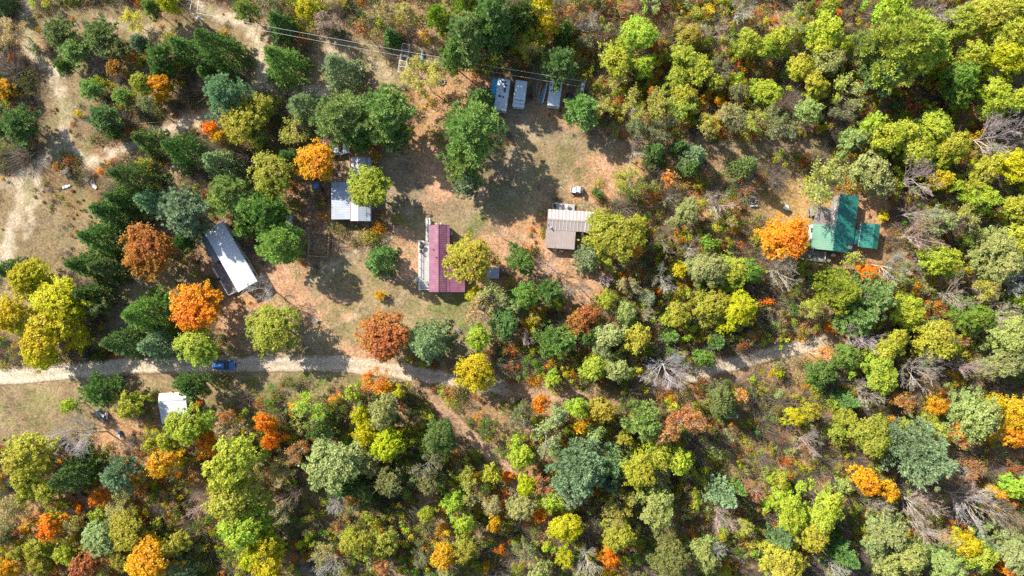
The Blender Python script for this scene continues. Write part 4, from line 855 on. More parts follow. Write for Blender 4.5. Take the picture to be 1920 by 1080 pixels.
def table(px, py, z, r, mat, lab, hh=.74):
    e = root('patio_table', px, py, z + hh, 0, lab, 'table'); e.location.z = z; m = MB(); m.disc_lathe([(.02, hh - .03), (r, hh - .03), (r, hh), (.02, hh)], 20); m.build('tabletop', mat, e)
    for a in range(4): m = MB(); m.tube([(r * .6 * math.cos(a * 1.57 + .7), r * .6 * math.sin(a * 1.57 + .7), 0), (r * .55 * math.cos(a * 1.57 + .7), r * .55 * math.sin(a * 1.57 + .7), hh - .03)], .025, 6); m.build('leg', M_BLACK, e)
    return e
table(790.5, 462.5, .8, .5, M_BLACK, 'small dark round table on the white deck'); chair(790, 456, .4, 'dark chair by the top railing of the white deck', M_BLACK, .8, 'deck chairs'); chair(789.5, 471, 3.0, 'dark chair below the small table on the white deck', M_BLACK, .8, 'deck chairs'); chair(800, 530, -1.4, 'grey chair near the lower end of the white deck', M_GREYWOOD, .8, 'deck chairs')

# ------------------------------------------------------------------ 2 the long white mobile home
h = root('mobile_home', 433.0, 481.0, 3.0, math.atan2(.869, .496) * -1 + PI / 2, 'long mobile home with a bare white metal roof half shaded by pines', 'house', 'mobile homes')
h.rotation_euler = (0, 0, math.atan2(-.496, .869) + PI)      # local +y points down-right along the house
h.rotation_euler = (0, 0, math.atan2(.496, .869))
gable_walls(h, -1.95, 1.95, -6.75, 6.75, 2.7, .75, 3.0, M_SIDING, .35)
r = MB(); slope(r, .75, 3.22, -2.16, 2.92, -6.9, 6.9, rib=.42, rw=.04, rh=.025); slope(r, .75, 3.22, 2.0, 2.98, -6.9, 6.9, rib=.42, rw=.04, rh=.025); rf = r.build('roof', M_WHITE_MET, h)
m = MB(); m.box(2.0, 2.16, -6.92, 6.92, 2.86, 2.98); m.build('gutter', M_GREY_MET, rf); m = MB(); m.box(-2.30, -2.16, -6.92, 6.92, 2.82, 2.93); m.build('gutter', M_TRIM, rf)
r = MB(); slope(r, -2.2, 2.66, -3.75, 2.35, .6, 6.3, rib=.5); r.build('porch_roof', M_GREY_D, h); m = MB(); [m.box(-3.7, -3.6, y, y + .1, -.15, 2.33) for y in (.7, 3.4, 6.1)]; m.build('porch_posts', M_WOOD, h)
d = MB(); legs_under(d, -4.9, -2.05, -6.2, .3, .6, 2, 4); planks(d, -4.9, -2.05, -6.2, .3, .62, 'y'); d.build('deck', M_DECK_D, h); railing(h, [(-4.85, .25), (-4.85, -6.15), (-3.8, -6.15)], .62, step=1.5)
for y in (-5, -2, 3): window(h, 1.95, y, 1.2, 1.2, .9, '+x')
for y in (-4.6, 2.4): window(h, -1.95, y, 1.2, 1.2, .9, '-x')
window(h, 0, -6.75, 1.2, 1.2, .9, '-y'); door(h, -1.95, -1.6, .62, '-x')
x, y = W(411, 523.5, 1.4); e = empty('barbecue_grill', (x, y, .62), .5, 'black barbecue grill on the dark deck of the long white mobile home', 'grill')
m = MB(); m.disc_lathe([(.02, .7), (.26, .74), (.33, .86), (.3, 1.0), (.02, 1.08)], 14); m.build('kettle', M_BLACK, e); m = MB(); m.box(.33, .75, -.2, .2, .84, .87); m.build('side_shelf', M_GREYWOOD, e)
for a in range(3): m = MB(); m.tube([(.26 * math.cos(a * 2.1), .26 * math.sin(a * 2.1), 0), (.16 * math.cos(a * 2.1), .16 * math.sin(a * 2.1), .76)], .022, 6); m.build('leg', M_STEEL, e)
x, y = W(420, 535, .7); m = MB(); random.seed(3); ring = [(.5 * math.cos(k * .7) * random.uniform(.7, 1.1), .36 * math.sin(k * .7) * random.uniform(.7, 1.1)) for k in range(9)]; m.loft([[(a, b, .64) for a, b in ring], [(a * .95, b * .95, .70) for a, b in ring], [(a * .5, b * .5, .73) for a, b in ring]]); o = m.build('floor_mat', M_PINK); o.location = (x, y, 0); tag(o, 'faded pink mat lying on the dark deck of the white mobile home', 'mat')

# ------------------------------------------------------------------ 3 the house of two joined roofs behind the golden maple
h = root('ranch_house', 675, 354.5, 3.0, 0, 'house with a striped grey and rust gabled roof joined to a blue grey flat wing', 'house')
gable_walls(h, -1.75, 1.75, -6.2, 6.2, 2.6, -.4, 3.0, M_SIDING, .3)
r = MB(); slope(r, -.35, 3.22, -1.95, 2.85, -6.35, 6.35, rib=.36, mi=0); slope(r, -.35, 3.22, 1.25, 2.85, -6.35, 6.35, rib=.36, mi=1); slope(r, 1.3, 2.80, 2.0, 2.62, -6.35, 6.35, rib=.36, mi=1); rf = r.build('roof', [M_LIL_MET, M_GREY_MET], h)
m = MB(); m.box(-.45, -.25, -6.37, 6.37, 3.2, 3.26); m.build('ridge_cap', M_LIL_MET, rf)
m = MB(); m.box(1.2, 1.34, 2.0, 6.36, 2.86, 2.93); m.build('rust_flashing', M_RUST, rf); m = MB(); m.box(-1.99, -1.9, -6.36, 6.36, 2.84, 2.92); m.build('rust_flashing', M_RUST, rf)
m = MB(); m.box(-5.65, -2.05, -5.85, 1.35, .15, 2.35); m.build('wing_wall', M_SIDING, h)
r = MB(); slope(r, -2.0, 2.80, -5.85, 2.46, -6.0, 1.5, rib=.33); r.build('wing_roof', M_GREY_MET, h)
d = MB(); legs_under(d, -4.6, -1.85, 1.55, 6.0, .42, 2, 3); planks(d, -4.6, -1.85, 1.55, 6.0, .44, 'x', .2); d.build('patio_deck', M_DECK_B, h)
d = MB(); [d.box(-5.0 - .28 * k, -4.72 - .28 * k, 2.9, 4.0, -.1, .34 - .16 * k) for k in range(2)]; d.build('steps', M_GREYWOOD, h)
for y in (-4, 0, 4): window(h, 1.75, y, 1.1, 1.2, .9, '+x')
window(h, -3.8, -5.85, 1.0, 1.4, .9, '-y'); window(h, -5.65, -2.5, 1.0, 1.4, .9, '-x'); door(h, -1.75, 3.6, .45, '-x')
d = MB(); legs_under(d, -6.2, -4.75, .1 + 1.5, 2.6, .5, 2, 2); planks(d, -6.2, -4.75, 1.6, 2.6, .52, 'y', .16); d.build('landing', M_GREYWOOD, h); railing(h, [(-6.15, 2.55), (-6.15, 1.65), (-4.8, 1.65)], .52, .8, 1.0, M_GREYWOOD)
def dish(px, py, z, rz, rad, lab, tilt=.7):
    e = root('satellite_dish', px, py, z + .35, rz, lab, 'satellite dish'); e.location.z = z
    m = MB(); T = Matrix.Translation((0, 0, .45)) @ Matrix.Rotation(tilt, 4, 'X'); prof = [(rad * q, rad * .32 * q * q) for q in (.02, .3, .6, .85, 1)]
    rings = [[T @ Vector((a * math.cos(k * PI / 9), a * math.sin(k * PI / 9), b)) for k in range(18)] for a, b in prof] + [[T @ Vector((a * math.cos(k * PI / 9), a * math.sin(k * PI / 9), b - .02)) for k in range(18)] for a, b in reversed(prof)]
    m.loft(rings); m.build('reflector', M_PORC, e); m = MB(); m.tube([(0, 0, 0), (0, 0, .46)], .03, 6); m.build('mast', M_STEEL, e); m = MB(); m.tube([T @ Vector((0, -rad, rad * .3)), T @ Vector((0, 0, rad * .95))], .018, 5); m.build('feed_arm', M_STEEL, e)
dish(628.5, 347, 2.5, 2.4, .5, 'grey satellite dish on the corner of the blue grey flat roof')
table(591, 347, 0, .78, M_BLUEP, 'round blue table half under the golden orange maple')
m = MB(); m.loft([[(-.35 + dx, -.25 + dy, z) for dx, dy in ((0, 0), (.7, .05), (.65, .5), (.05, .45))] for z in (.44, .8, .95)]); o = m.build('storage_box', M_TRIM); o.location = (*W(651, 336, .8), 0); tag(o, 'small white box on the brown patio of the blue grey roofed house', 'box')

# ------------------------------------------------------------------ 4 brown and white striped roof
h = root('cottage', 1072.0, 414.8, 3.0, math.radians(-3.6), 'cottage with a brown and white striped metal roof and a plain taupe lean to', 'house')
gable_walls(h, -4.55, 4.55, -1.9, 1.9, 2.6, 0, 2.6, M_SIDING_B, .1)
r = MB(); sl = MB()
def slope_x(mb, ya, za, yb, zb, x0, x1, th=.06, mi=0, off=0.):
    lo = [(x0, ya, za - th + off), (x0, yb, zb - th + off), (x1, yb, zb - th + off), (x1, ya, za - th + off)]; lo = lo if ya > yb else lo[::-1]
    mb.hexa(lo + [(p[0], p[1], p[2] + th) for p in lo], mi)
slope_x(r, .12, 3.35, 2.15, 2.75, -4.85, 4.85); slope_x(r, .12, 3.35, -1.95, 2.72, -4.85, 4.85)
rf = r.build('roof', M_TAUPE, h)
for i in range(13):
    x = -4.55 + i * .72
    sl.hexa([(x, 2.15, 2.752), (x, .32, 3.293), (x + .26, .32, 3.293), (x + .26, 2.15, 2.752), (x, 2.15, 2.79), (x, .32, 3.33), (x + .26, .32, 3.33), (x + .26, 2.15, 2.79)])
    w = .09 if i not in (10,) else .22
    sl.hexa([(x, -.05, 3.325), (x, -1.95, 2.724), (x + w, -1.95, 2.724), (x + w, -.05, 3.325), (x, -.05, 3.36), (x, -1.95, 2.76), (x + w, -1.95, 2.76), (x + w, -.05, 3.36)])
sl.build('white_stripe', M_CREAM, rf); m = MB(); slope_x(m, .12, 3.40, .34, 3.34, -4.87, 4.87); slope_x(m, .12, 3.40, -.1, 3.34, -4.87, 4.87); m.build('ridge_cap', M_TAUPE, rf)
m = MB(); m.box(-4.75, .75, -5.3, -1.95, .1, 2.2); m.build('lean_to_wall', M_SIDING_B, h)
m = MB(); slope_x(m, -1.9, 2.68, -5.55, 2.28, -5.0, .95); [m.hexa([(x, -1.95, 2.676), (x, -5.55, 2.284), (x + .03, -5.55, 2.284), (x + .03, -1.95, 2.676), (x, -1.95, 2.70), (x, -5.55, 2.305), (x + .03, -5.55, 2.305), (x + .03, -1.95, 2.70)]) for x in np.arange(-4.8, .9, .31)]; m.build('lean_to_roof', M_TAUPE, h)
d = MB(); legs_under(d, -3.9, .6, 2.2, 3.7, .4, 3, 2); planks(d, -3.9, .6, 2.2, 3.7, .42, 'x'); d.build('deck', M_DECK, h); railing(h, [(-3.85, 2.4), (-3.85, 3.65), (-1.9, 3.65)], .42, .9, 1.2, M_GREYWOOD)
door(h, -1.5, 1.9, .42, '+y'); [window(h, x, 1.9, 1.1, 1.1, .9, '+y') for x in (-3.3, .6, 3.)]; window(h, -2.2, -5.3, 1., 1.2, .8, '-y'); window(h, 4.55, 0, 1.1, 1.1, .9, '+x')
dish(1029.5, 424, 2.66, 2.2, .62, 'pale satellite dish at the edge of the striped cottage roof', .9)
e = root('aluminium_ladder', 1092, 447, 1.4, math.radians(14), 'pale aluminium ladder leaning against the corner of the striped cottage', 'ladder')
for sx in (-.2, .17): m = MB(); m.hexa([(sx, -1.5, 0), (sx + .04, -1.5, 0), (sx + .04, -1.44, 0), (sx, -1.44, 0), (sx, 1.0, 3.3), (sx + .04, 1.0, 3.3), (sx + .04, 1.06, 3.3), (sx, 1.06, 3.3)]); m.build('side_rail', M_STEEL, e)
for i in range(10): m = MB(); t = (i + .5) / 10; m.box(-.17, .17, -1.48 + 2.5 * t, -1.44 + 2.5 * t, 3.3 * t - .02, 3.3 * t + .02); m.build('rung', M_STEEL, e)
table(1063, 386.5, .42, .45, M_TRIM, 'small white table on the deck above the striped roof'); chair(1040, 387, .2, 'dark chair on the deck above the striped roof', M_BLACK, .42, 'garden chairs')
m = MB(); m.tube([(*W(1050.5, 350.5), .1), (*W(1063, 360), .16), (*W(1074.5, 369), .1), (*W(1079.5, 365), .1)], [.10, .09, .08, .05], 7); o = m.build('fallen_branch', M_WOOD); tag(o, 'dark crooked branch lying in the grass beside the grey utility cart', 'branch')

# ------------------------------------------------------------------ 5 the green roofed house
gx0, gy0 = W(1585.6, 419.5, 3.2); h = empty('farmhouse', (gx0, gy0, 0), math.radians(-7.4), 'large house under a ribbed green metal roof with a lower annex', 'house')
m = MB(); m.box(-1.95, 1.95, -5.5, 5.5, -.15, 2.75); m.build('wall', M_GREYWOOD, h); m = MB(); m.box(-5.75, -2.0, -5.35, -.75, -.15, 2.3); m.build('wing_wall', M_SIDING, h)
r = MB(); slope(r, -2.05, 3.85, 2.15, 2.9, -5.72, 5.72, rib=.30, rw=.05); slope(r, -2.10, 3.84, -6.05, 2.5, -5.72, -.70, rib=.36, rw=.05, mi=1); rf = r.build('roof', [M_GREEN_L, M_GREEN_F], h)
m = MB(); m.box(-2.16, -2.0, -5.74, 5.74, 3.82, 3.90); m.build('ridge_cap', M_GREEN_L, rf); m = MB(); m.hexa([(-1.95, -5.5, 2.75), (1.95, -5.5, 2.75), (1.95, 5.5, 2.75), (-1.95, 5.5, 2.75), (-1.95, -5.5, 3.74), (1.95, -5.5, 2.86), (1.95, 5.5, 2.86), (-1.95, 5.5, 3.74)]); m.build('gable', M_GREYWOOD, h)
m = MB(); m.box(.95, 1.5, -5.0, -4.35, 2.6, 3.9); m.build('chimney', M_STONE, rf)
m = MB(); m.box(2.05, 3.5, -3.6, -.9, -.15, 2.2); m.build('link_wall', M_SIDING, h); m = MB(); slope(m, 2.0, 2.5, 3.75, 2.45, -3.75, -.75, rib=.36); m.build('link_roof', M_GREEN_L, h)
m = MB(); m.box(3.75, 6.95, -3.9, .55, -.15, 2.3); m.build('annex_wall', M_SIDING, h); r = MB(); slope(r, 5.95, 3.0, 3.45, 2.45, -4.15, .8, rib=.36); slope(r, 5.95, 3.0, 7.25, 2.5, -4.15, .8, rib=.36); r.build('annex_roof', M_GREEN_L, h)
m = MB(); m.box(3.40, 3.46, -4.15, .8, 2.42, 2.54); m.build('gutter', M_TRIM, h)
d = MB(); legs_under(d, -5.2, -2.05, -.55, 3.2, .5, 3, 3); planks(d, -5.2, -2.05, -.55, 3.2, .52, 'y'); d.build('deck', M_DECK_D, h); railing(h, [(-2.3, 3.9), (-2.3, -.4)], 2.2, .9, 1.1); railing(h, [(-5.1, .8), (-5.1, 3.1), (-3.2, 3.1)], .52, .9, 1.2, M_GREYWOOD)
d = MB(); legs_under(d, -7.3, -2.3, -7.9, -5.8, .5, 3, 2); planks(d, -7.3, -2.3, -7.9, -5.8, .52, 'x'); d.build('lower_deck', M_GREYWOOD, h); railing(h, [(-2.35, -5.9), (-2.35, -7.85), (-7.2, -7.85)], .52, .9, 1.6)
[window(h, 1.95, y, 1.1, 1.2, 1., '+x') for y in (2.0, 4.2)]; [window(h, -5.75, y, 1.0, 1.1, .9, '-x') for y in (-4.2, -1.9)]; window(h, 0, 5.5, 1.1, 1.4, 1., '+y'); window(h, -4, -5.35, 1., 1.4, .9, '-y'); door(h, -1.95, 1.6, .52, '-x'); door(h, 6.95, -1.5, 0, '+x')
for (a, b), w in (((1521.5, 428), 'highest of the three along the wing wall'), ((1521, 439.5), 'middle of the three along the wing wall'), ((1519.5, 452), 'lowest of the three along the wing wall')): chair(a, b, 1.6, f'white garden chair by the green roofed house, {w}', M_TRIM, 0, 'white chairs by the green roofed house', 1.1)
e = root('picnic_table', 1522, 396, .7, .08, 'grey picnic table on the golden leaves before the green roofed house', 'picnic table')
m = MB(); planks(m, -.42, .42, -.92, .92, .76, 'y', .14); m.build('tabletop', M_GREYWOOD, e)
for sx in (-.78, .5): m = MB(); planks(m, sx, sx + .28, -.92, .92, .46, 'y', .14); m.build('bench', M_GREYWOOD, e)
for sy in (-.7, .62): m = MB(); m.hexa([(-.75, sy, 0), (-.65, sy, 0), (-.65, sy + .06, 0), (-.75, sy + .06, 0), (-.3, sy, .72), (-.2, sy, .72), (-.2, sy + .06, .72), (-.3, sy + .06, .72)]); m.hexa([(.65, sy, 0), (.75, sy, 0), (.75, sy + .06, 0), (.65, sy + .06, 0), (.2, sy, .72), (.3, sy, .72), (.3, sy + .06, .72), (.2, sy + .06, .72)]); m.box(-.78, .78, sy - .04, sy - .002, .36, .42); m.build('leg_frame', M_GREYWOOD, e)
e = root('wooden_pallet', 1537, 411.5, .2, -.05, 'slatted grey pallet at the foot of the deck of the green roofed house', 'pallet')
m = MB(); [m.box(-.95 + .3 * i, -.75 + .3 * i, -.5, .5, .12, .15) for i in range(7)]; m.build('slats', M_GREYWOOD, e); m = MB(); [m.box(-.95, 1.05, y, y + .08, .0, .12) for y in (-.5, -.04, .42)]; m.build('bearers', M_WOOD, e)
def planter(px, py, lab, zz, mt, w=.5):
    e = root('flower_tub', px, py, zz + .3, 0, lab, 'planter', 'tubs on the lower deck'); e.location.z = zz; m = MB(); m.disc_lathe([(.02, 0), (w * .36, .01), (w * .5, .4), (w * .44, .4), (w * .4, .33), (.02, .33)], 12); m.build('tub', mt, e)
    rr = np.random.default_rng(int(px)); u = rand_unit(rr, 90); u[:, 2] = np.abs(u[:, 2]); V, F = leaves(rr, u * np.array([w * .62, w * .62, .34]) + np.array([0, 0, .36]), u, .07); me = np_mesh('plant', V, [F], M_UNDER, {'hue': np.tile([.16, .17, .06, 1], (90, 1)) * rr.uniform(.6, 1.4, (90, 1))}); link(bpy.data.objects.new('plant', me), e)
planter(1518, 478, 'stone coloured tub nearest the end of the lower deck', .52, M_STONE, .9); planter(1527, 484, 'pale tub in the middle of the lower deck', .52, M_TRIM, .8); planter(1553, 488, 'leafy tub in the railing corner of the lower deck', .52, M_GREYWOOD, .95)
m = MB(); random.seed(21); m.loft([[(a * s, b * s, z) for a, b in ((-.55, -.3), (.4, -.38), (.6, .1), (.1, .42), (-.45, .3))] for z, s in ((.53, 1), (.85, .8), (.98, .35))]); o = m.build('covered_bundle', M_WHTARP); o.location = (*W(1563, 478, .9), 0); tag(o, 'white cloth bundle on the railing corner under the green roof', 'bundle')
x, y = W(1473, 389, .7); e = empty('bird_bath', (x, y, 0), 0, 'small white bird bath standing alone on the golden lawn', 'bird bath'); m = MB(); m.disc_lathe([(.02, -.05), (.28, -.05), (.22, .1), (.10, .2), (.09, .85), (.16, .95)], 12); m.build('pedestal', M_TRIM, e); m = MB(); m.disc_lathe([(.16, .95), (.48, 1.08), (.5, 1.14), (.44, 1.12), (.02, 1.02)], 16); m.build('bowl', M_TRIM, e)
def fire_ring(px, py, rad, lab, seat=False, n=10):
    x, y = W(px, py, .1); e = empty('stone_fire_ring', (x, y, 0), 0, lab, 'fire ring', 'rings of stones'); rr = random.Random(int(px))
    for i in range(n):
        a = 2 * PI * i / n; s = rr.uniform(.15, .23); m = MB(); cx, cy = rad * math.cos(a), rad * math.sin(a)
        m.loft([[(cx + s * q * math.cos(k * PI / 4) * rr.uniform(.85, 1.15), cy + s * q * math.sin(k * PI / 4) * rr.uniform(.85, 1.15), z) for k in range(8)] for z, q in ((-.08, .9), (.08, 1.05), (.2, .8), (.27, .3))]); m.build('stone', M_STONE, e)
    m = MB(); m.disc_lathe([(rad * .82, -.03), (rad * .8, .03), (.02, .06)], 16); m.build('ash', M_ASH, e)
    m = MB(); [m.tube([(-.35 * math.cos(a), -.35 * math.sin(a), .08), (.35 * math.cos(a), .35 * math.sin(a), .16)], .05, 6) for a in (.3, 1.5, 2.5)]; m.build('charred_log', M_ASH, e)
fire_ring(829, 153, .62, 'ring of pale stones on the leaf litter below the canoe'); fire_ring(1412, 376, .68, 'campfire ring of stones in the shade near the lone small spruce')
e = root('log_bench', 1413, 386, .3, 0, 'pale plank bench beside the campfire ring', 'bench'); m = MB(); m.box(-.75, .75, -.16, .16, .36, .42); m.build('seat', M_CREAM, e); [(lambda mm: (mm.box(x, x + .2, -.14, .14, -.05, .36), mm.build('leg', M_WOOD, e)))(MB()) for x in (-.6, .4)]
# ------------------------------------------------------------------ vehicles
def rrect(x, hw, z0, z1, rad=.12, n=3):
    """rounded cross section in the y-z plane at x"""
    out = []; rad = min(rad, hw * .95, (z1 - z0) * .49)
    for cy, cz, a0 in ((hw - rad, z0 + rad, -PI / 2), (hw - rad, z1 - rad, 0), (-hw + rad, z1 - rad, PI / 2), (-hw + rad, z0 + rad, PI)):
        for k in range(n + 1): a = a0 + PI / 2 * k / n; out.append((x, cy + rad * math.cos(a), cz + rad * math.sin(a)))
    return out
def wheel(parent, x, y, r=.33, w=.22):
    m = MB(); m.disc_lathe([(r * .62, -w / 2), (r * .96, -w / 2), (r, -w * .3), (r, w * .3), (r * .96, w / 2), (r * .62, w / 2)], 20, 0, (x, y, r), 'y'); wh = m.build('wheel', M_BLACK, parent)
    m = MB(); m.disc_lathe([(.02, -w * .42), (r * .6, -w * .45), (r * .62, w * .45), (.02, w * .42)], 14, 0, (x, y, r), 'y'); m.build('rim', M_STEEL, wh)
def car(px, py, rz, paint, lab):
    e = root('parked_car', px, py, 1.0, rz, lab, 'car', 'cars')
    secs = [(-2.24, .62, .42, .80), (-2.16, .80, .34, .98), (-1.7, .88, .24, 1.03), (-.9, .91, .22, 1.04), (.3, .91, .22, 1.03), (.95, .90, .22, 1.01), (1.6, .87, .24, .95), (2.05, .80, .30, .84), (2.24, .60, .38, .70)]
    m = MB(); m.loft([rrect(x, w, z0, z1, .15) for x, w, z0, z1 in secs]); m.build('body', paint, e)
    m = MB(); m.loft([rrect(x, w, .9, z1, .13) for x, w, z1 in ((-2.02, .74, 1.06), (-1.62, .74, 1.50), (-1.0, .75, 1.58), (.05, .74, 1.57), (.42, .73, 1.46), (1.02, .74, 1.04))]); m.build('window_glass', M_GLASS, e)
    m = MB(); m.loft([rrect(x, w, z - .05, z, .02) for x, w, z in ((-1.66, .60, 1.535), (-1.55, .66, 1.575), (-1.0, .68, 1.612), (.0, .67, 1.600), (.30, .60, 1.545))]); rf = m.build('roof', paint, e)
    for sy in (-.56, .53): mm = MB(); mm.box(-1.45, .05, sy, sy + .03, 1.61, 1.64); mm.build('roof_rail', M_BLACK, rf)
    m = MB(); m.loft([rrect(x, w, z - .03, z, .012) for x, w, z in ((1.02, .70, 1.035), (1.5, .70, .995), (1.95, .62, .905))]); m.build('bonnet', paint, e)
    for sy in (-1, 1):
        for xa, za, xb, zb in ((-1.62, 1.53, -2.0, 1.02), (.28, 1.5, 1.0, 1.0), (-.55, 1.56, -.55, 1.0)): mm = MB(); mm.tube([(xa, sy * .70, za), (xb, sy * .80, zb)], .035, 5); mm.build('pillar', paint, e)
        for wx in (-1.38, 1.38): wheel(e, wx, sy * .80)
        mm = MB(); mm.loft([rrect(x, .09, z0, z1, .04) for x, z0, z1 in ((.72, 1.02, 1.12), (.80, 1.0, 1.16), (.88, 1.03, 1.12))]); o = mm.build('wing_mirror', paint, e); o.location.y = sy * 1.0
        mm = MB(); mm.box(1.96, 2.17, sy * .62 - .14, sy * .62 + .14, .66, .80); mm.build('headlight', M_LAMP, e, .03); mm = MB(); mm.box(-2.235, -2.10, sy * .68 - .1, sy * .68 + .1, .74, .95); mm.build('tail_light', M_TAIL, e, .02)
        mm = MB(); mm.box(-.42, -.28, sy * .905 - .012, sy * .905 + .012, .84, .87); mm.build('door_handle', M_BLACK, e)
    m = MB(); m.box(2.20, 2.26, -.5, .5, .42, .52); m.build('number_plate_bar', M_BLACK, e); return e
car(418.5, 685.2, math.radians(-1), M_PAINT, 'blue car driving along the dirt road')
car(633, 281, math.radians(8), M_PAINT2, 'pale blue car half hidden under the big pines')
e = root('utility_cart', 1082, 356, .8, math.radians(-7), 'small grey utility cart parked on the dry lawn above the striped cottage', 'utility cart')
m = MB(); m.loft([rrect(x, w, z0, z1, .1) for x, w, z0, z1 in ((-1.25, .55, .35, .6), (-1.1, .62, .28, .68), (.2, .62, .25, .7), (.9, .58, .28, .82), (1.3, .45, .35, .68))]); m.build('body', M_PORC, e)
m = MB(); m.box(-1.28, -.25, -.66, .66, .70, .76); [m.box(*b, .76, 1.02) for b in ((-1.28, -1.22, -.66, .66), (-.31, -.25, -.66, .66), (-1.22, -.31, -.66, -.6), (-1.22, -.31, .6, .66))]; m.build('cargo_bed', M_TRIM, e)
m = MB(); m.box(-.15, .35, -.55, .55, .72, .86); m.box(-.2, -.08, -.55, .55, .86, 1.3); m.build('seat', M_BLACK, e); m = MB(); [m.tube([(-.15, sy, .7), (-.15, sy, 1.75), (.55, sy, 1.75), (.95, sy, .8)], .03, 6) for sy in (-.55, .55)]; m.build('roll_frame', M_BLACK, e); m = MB(); m.box(-.2, .6, -.58, .58, 1.76, 1.80); m.build('canopy', M_PORC, e); m = MB(); m.hexa([(.62, -.5, 1.7), (.92, -.5, .9), (.92, .5, .9), (.62, .5, 1.7), (.64, -.5, 1.7), (.94, -.5, .9), (.94, .5, .9), (.64, .5, 1.7)]); m.build('windscreen', M_GLASS, e)
for wx in (-.85, .9):
    for sy in (-.62, .62): wheel(e, wx, sy, .28, .2)

# ------------------------------------------------------------------ trailers in a row under the power line
def camper(px, py, rz, L, Wd, H, lab, roofm, hatches, awn=None, porch=0.):
    e = root('camper_trailer', px, py, H, rz, lab, 'camper trailer', 'trailers under the power line')
    m = MB(); m.loft([[(x, y, z) for x, z in ((-Wd / 2, .55), (Wd / 2, .55), (Wd / 2, H - .2), (Wd / 2 - .12, H), (-Wd / 2 + .12, H), (-Wd / 2, H - .2))] for y in (-L / 2, L / 2)], 0, False); m.build('shell', M_TRAILER_W, e)
    m = MB(); m.box(-Wd / 2 + .06, Wd / 2 - .06, -L / 2 - .02, L / 2 + .02, H + .003, H + .05); [m.box(-Wd / 2 + .06, Wd / 2 - .06, y, y + .03, H + .048, H + .062) for y in np.arange(-L / 2 + .5, L / 2, .62)]; rf = m.build('roof', roofm, e)
    for hx, hy, w, l, mt in hatches: mm = MB(); mm.box(hx - w / 2, hx + w / 2, hy - l / 2, hy + l / 2, H + .05, H + .2); mm.build('roof_hatch', mt, rf, .03)
    for y in (-L * .28, L * .22): window(e, Wd / 2, y, 1.3, .9, .6, '+x'); window(e, -Wd / 2, y, 1.3, .9, .6, '-x')
    window(e, 0, -L / 2, 1.4, 1.2, .6, '-y'); door(e, Wd / 2, 0, .62, '+x', M_TRIM, .7, 1.75)
    for sx in (-Wd / 2 + .12, Wd / 2 - .12):
        m = MB(); m.disc_lathe([(.05, -.1), (.36, -.1), (.36, .1), (.05, .1)], 16, 0, (sx, -.3, .34), 'x'); m.build('wheel', M_BLACK, e)
    m = MB(); m.tube([(-.5, L / 2, .5), (0, L / 2 + 1.0, .5)], .045, 6); m.tube([(.5, L / 2, .5), (0, L / 2 + 1.0, .5)], .045, 6); m.tube([(0, L / 2 + .9, 0), (0, L / 2 + .9, .55)], .04, 6); m.build('hitch', M_BLACK, e)
    if awn: m = MB(); slope(m, -Wd / 2, H - .35, -Wd / 2 - awn, H - .62, -L / 2 + .9, L / 2, .03, 0, 0); m.build('awning', M_TEAL, e); m = MB(); [m.tube([(-Wd / 2 - awn + .05, y, 0), (-Wd / 2 - awn + .05, y, H - .66)], .025, 5) for y in (-L / 2 + 1, L / 2 - .1)]; m.build('awning_poles', M_STEEL, e)
    if porch: m = MB(); m.box(-Wd / 2 + .1, Wd / 2 - .1, -L / 2 - porch, -L / 2 - .02, .3, H - .35); m.box(-Wd / 2, Wd / 2, -L / 2 - porch - .1, -L / 2 - .025, H - .34, H - .28); m.build('porch_box', roofm, e)
    return e
camper(941.5, 177, math.radians(-8), 6.2, 2.5, 2.7, 'old white camper trailer with a blue awning and roof hatches', M_TRAILER, [(-.35, .9, .5, .9, M_TRIM), (.5, 1.9, .5, .4, M_TARP), (.4, .9, .35, .9, M_TARP), (-.4, -.4, .6, .35, M_TARP), (.3, -.5, .3, .3, M_TARP), (.1, -2.1, 1.3, .5, M_TRIM), (0, 2.5, .9, .25, M_BLACK)], 1.05)
camper(975.3, 172.5, math.radians(-7.5), 4.5, 2.35, 2.4, 'short plain trailer with a smooth pale roof in the middle of the row', M_TRAILER, [(0, -1.7, 1.9, .06, M_TARP)], None, .65)
camper(1040.5, 174, math.radians(-7), 5.2, 2.45, 2.6, 'grey roofed trailer next to the pole with two transformers', M_TRAILER, [(.2, 1.2, .35, .35, M_TRAILER)])
random.seed(12)
PL = [(1003, 176, .2, 3.4, M_GREYWOOD), (1006, 172, .02, 3.8, M_WOOD), (1009, 178, -.12, 3.2, M_GREYWOOD), (1012, 175, -.05, 4.0, M_WOOD), (1001, 182, .1, 2.6, M_WOOD), (1015, 180, -.2, 3.0, M_GREYWOOD), (1022, 174, -.1, 4.2, M_TRIM), (1019, 178, -.15, 3.8, M_BLUEP)]
for i, (a, b, rz, L, mt) in enumerate(PL):
    w = ('topmost grey', 'long brown', 'tilted grey', 'longest brown', 'short brown', 'slanting grey', 'long white', 'long blue')[i]; m = MB(); m.box(-.14, .14, -L / 2, L / 2, 0, .06); o = m.build('plank', mt, None, .008); o.location = (*W(a, b, .3), .03 + .05 * i); o.rotation_euler = (random.uniform(-.06, .06), random.uniform(-.15, .15), rz - .12); tag(o, f'{w} plank in the heap between the middle trailer and the grey roofed trailer', 'plank', 'planks between the trailers')
def tyre(px, py, lab, mt):
    m = MB(); pr = [(.2, .02), (.33, 0), (.36, .1), (.33, .2), (.2, .2), (.19, .1), (.2, .02)]; m.disc_lathe(pr, 18); o = m.build('old_tyre', mt); o.location = (*W(px, py, .1), -.02); tag(o, lab, 'tyre', 'old tyres by the trailers')
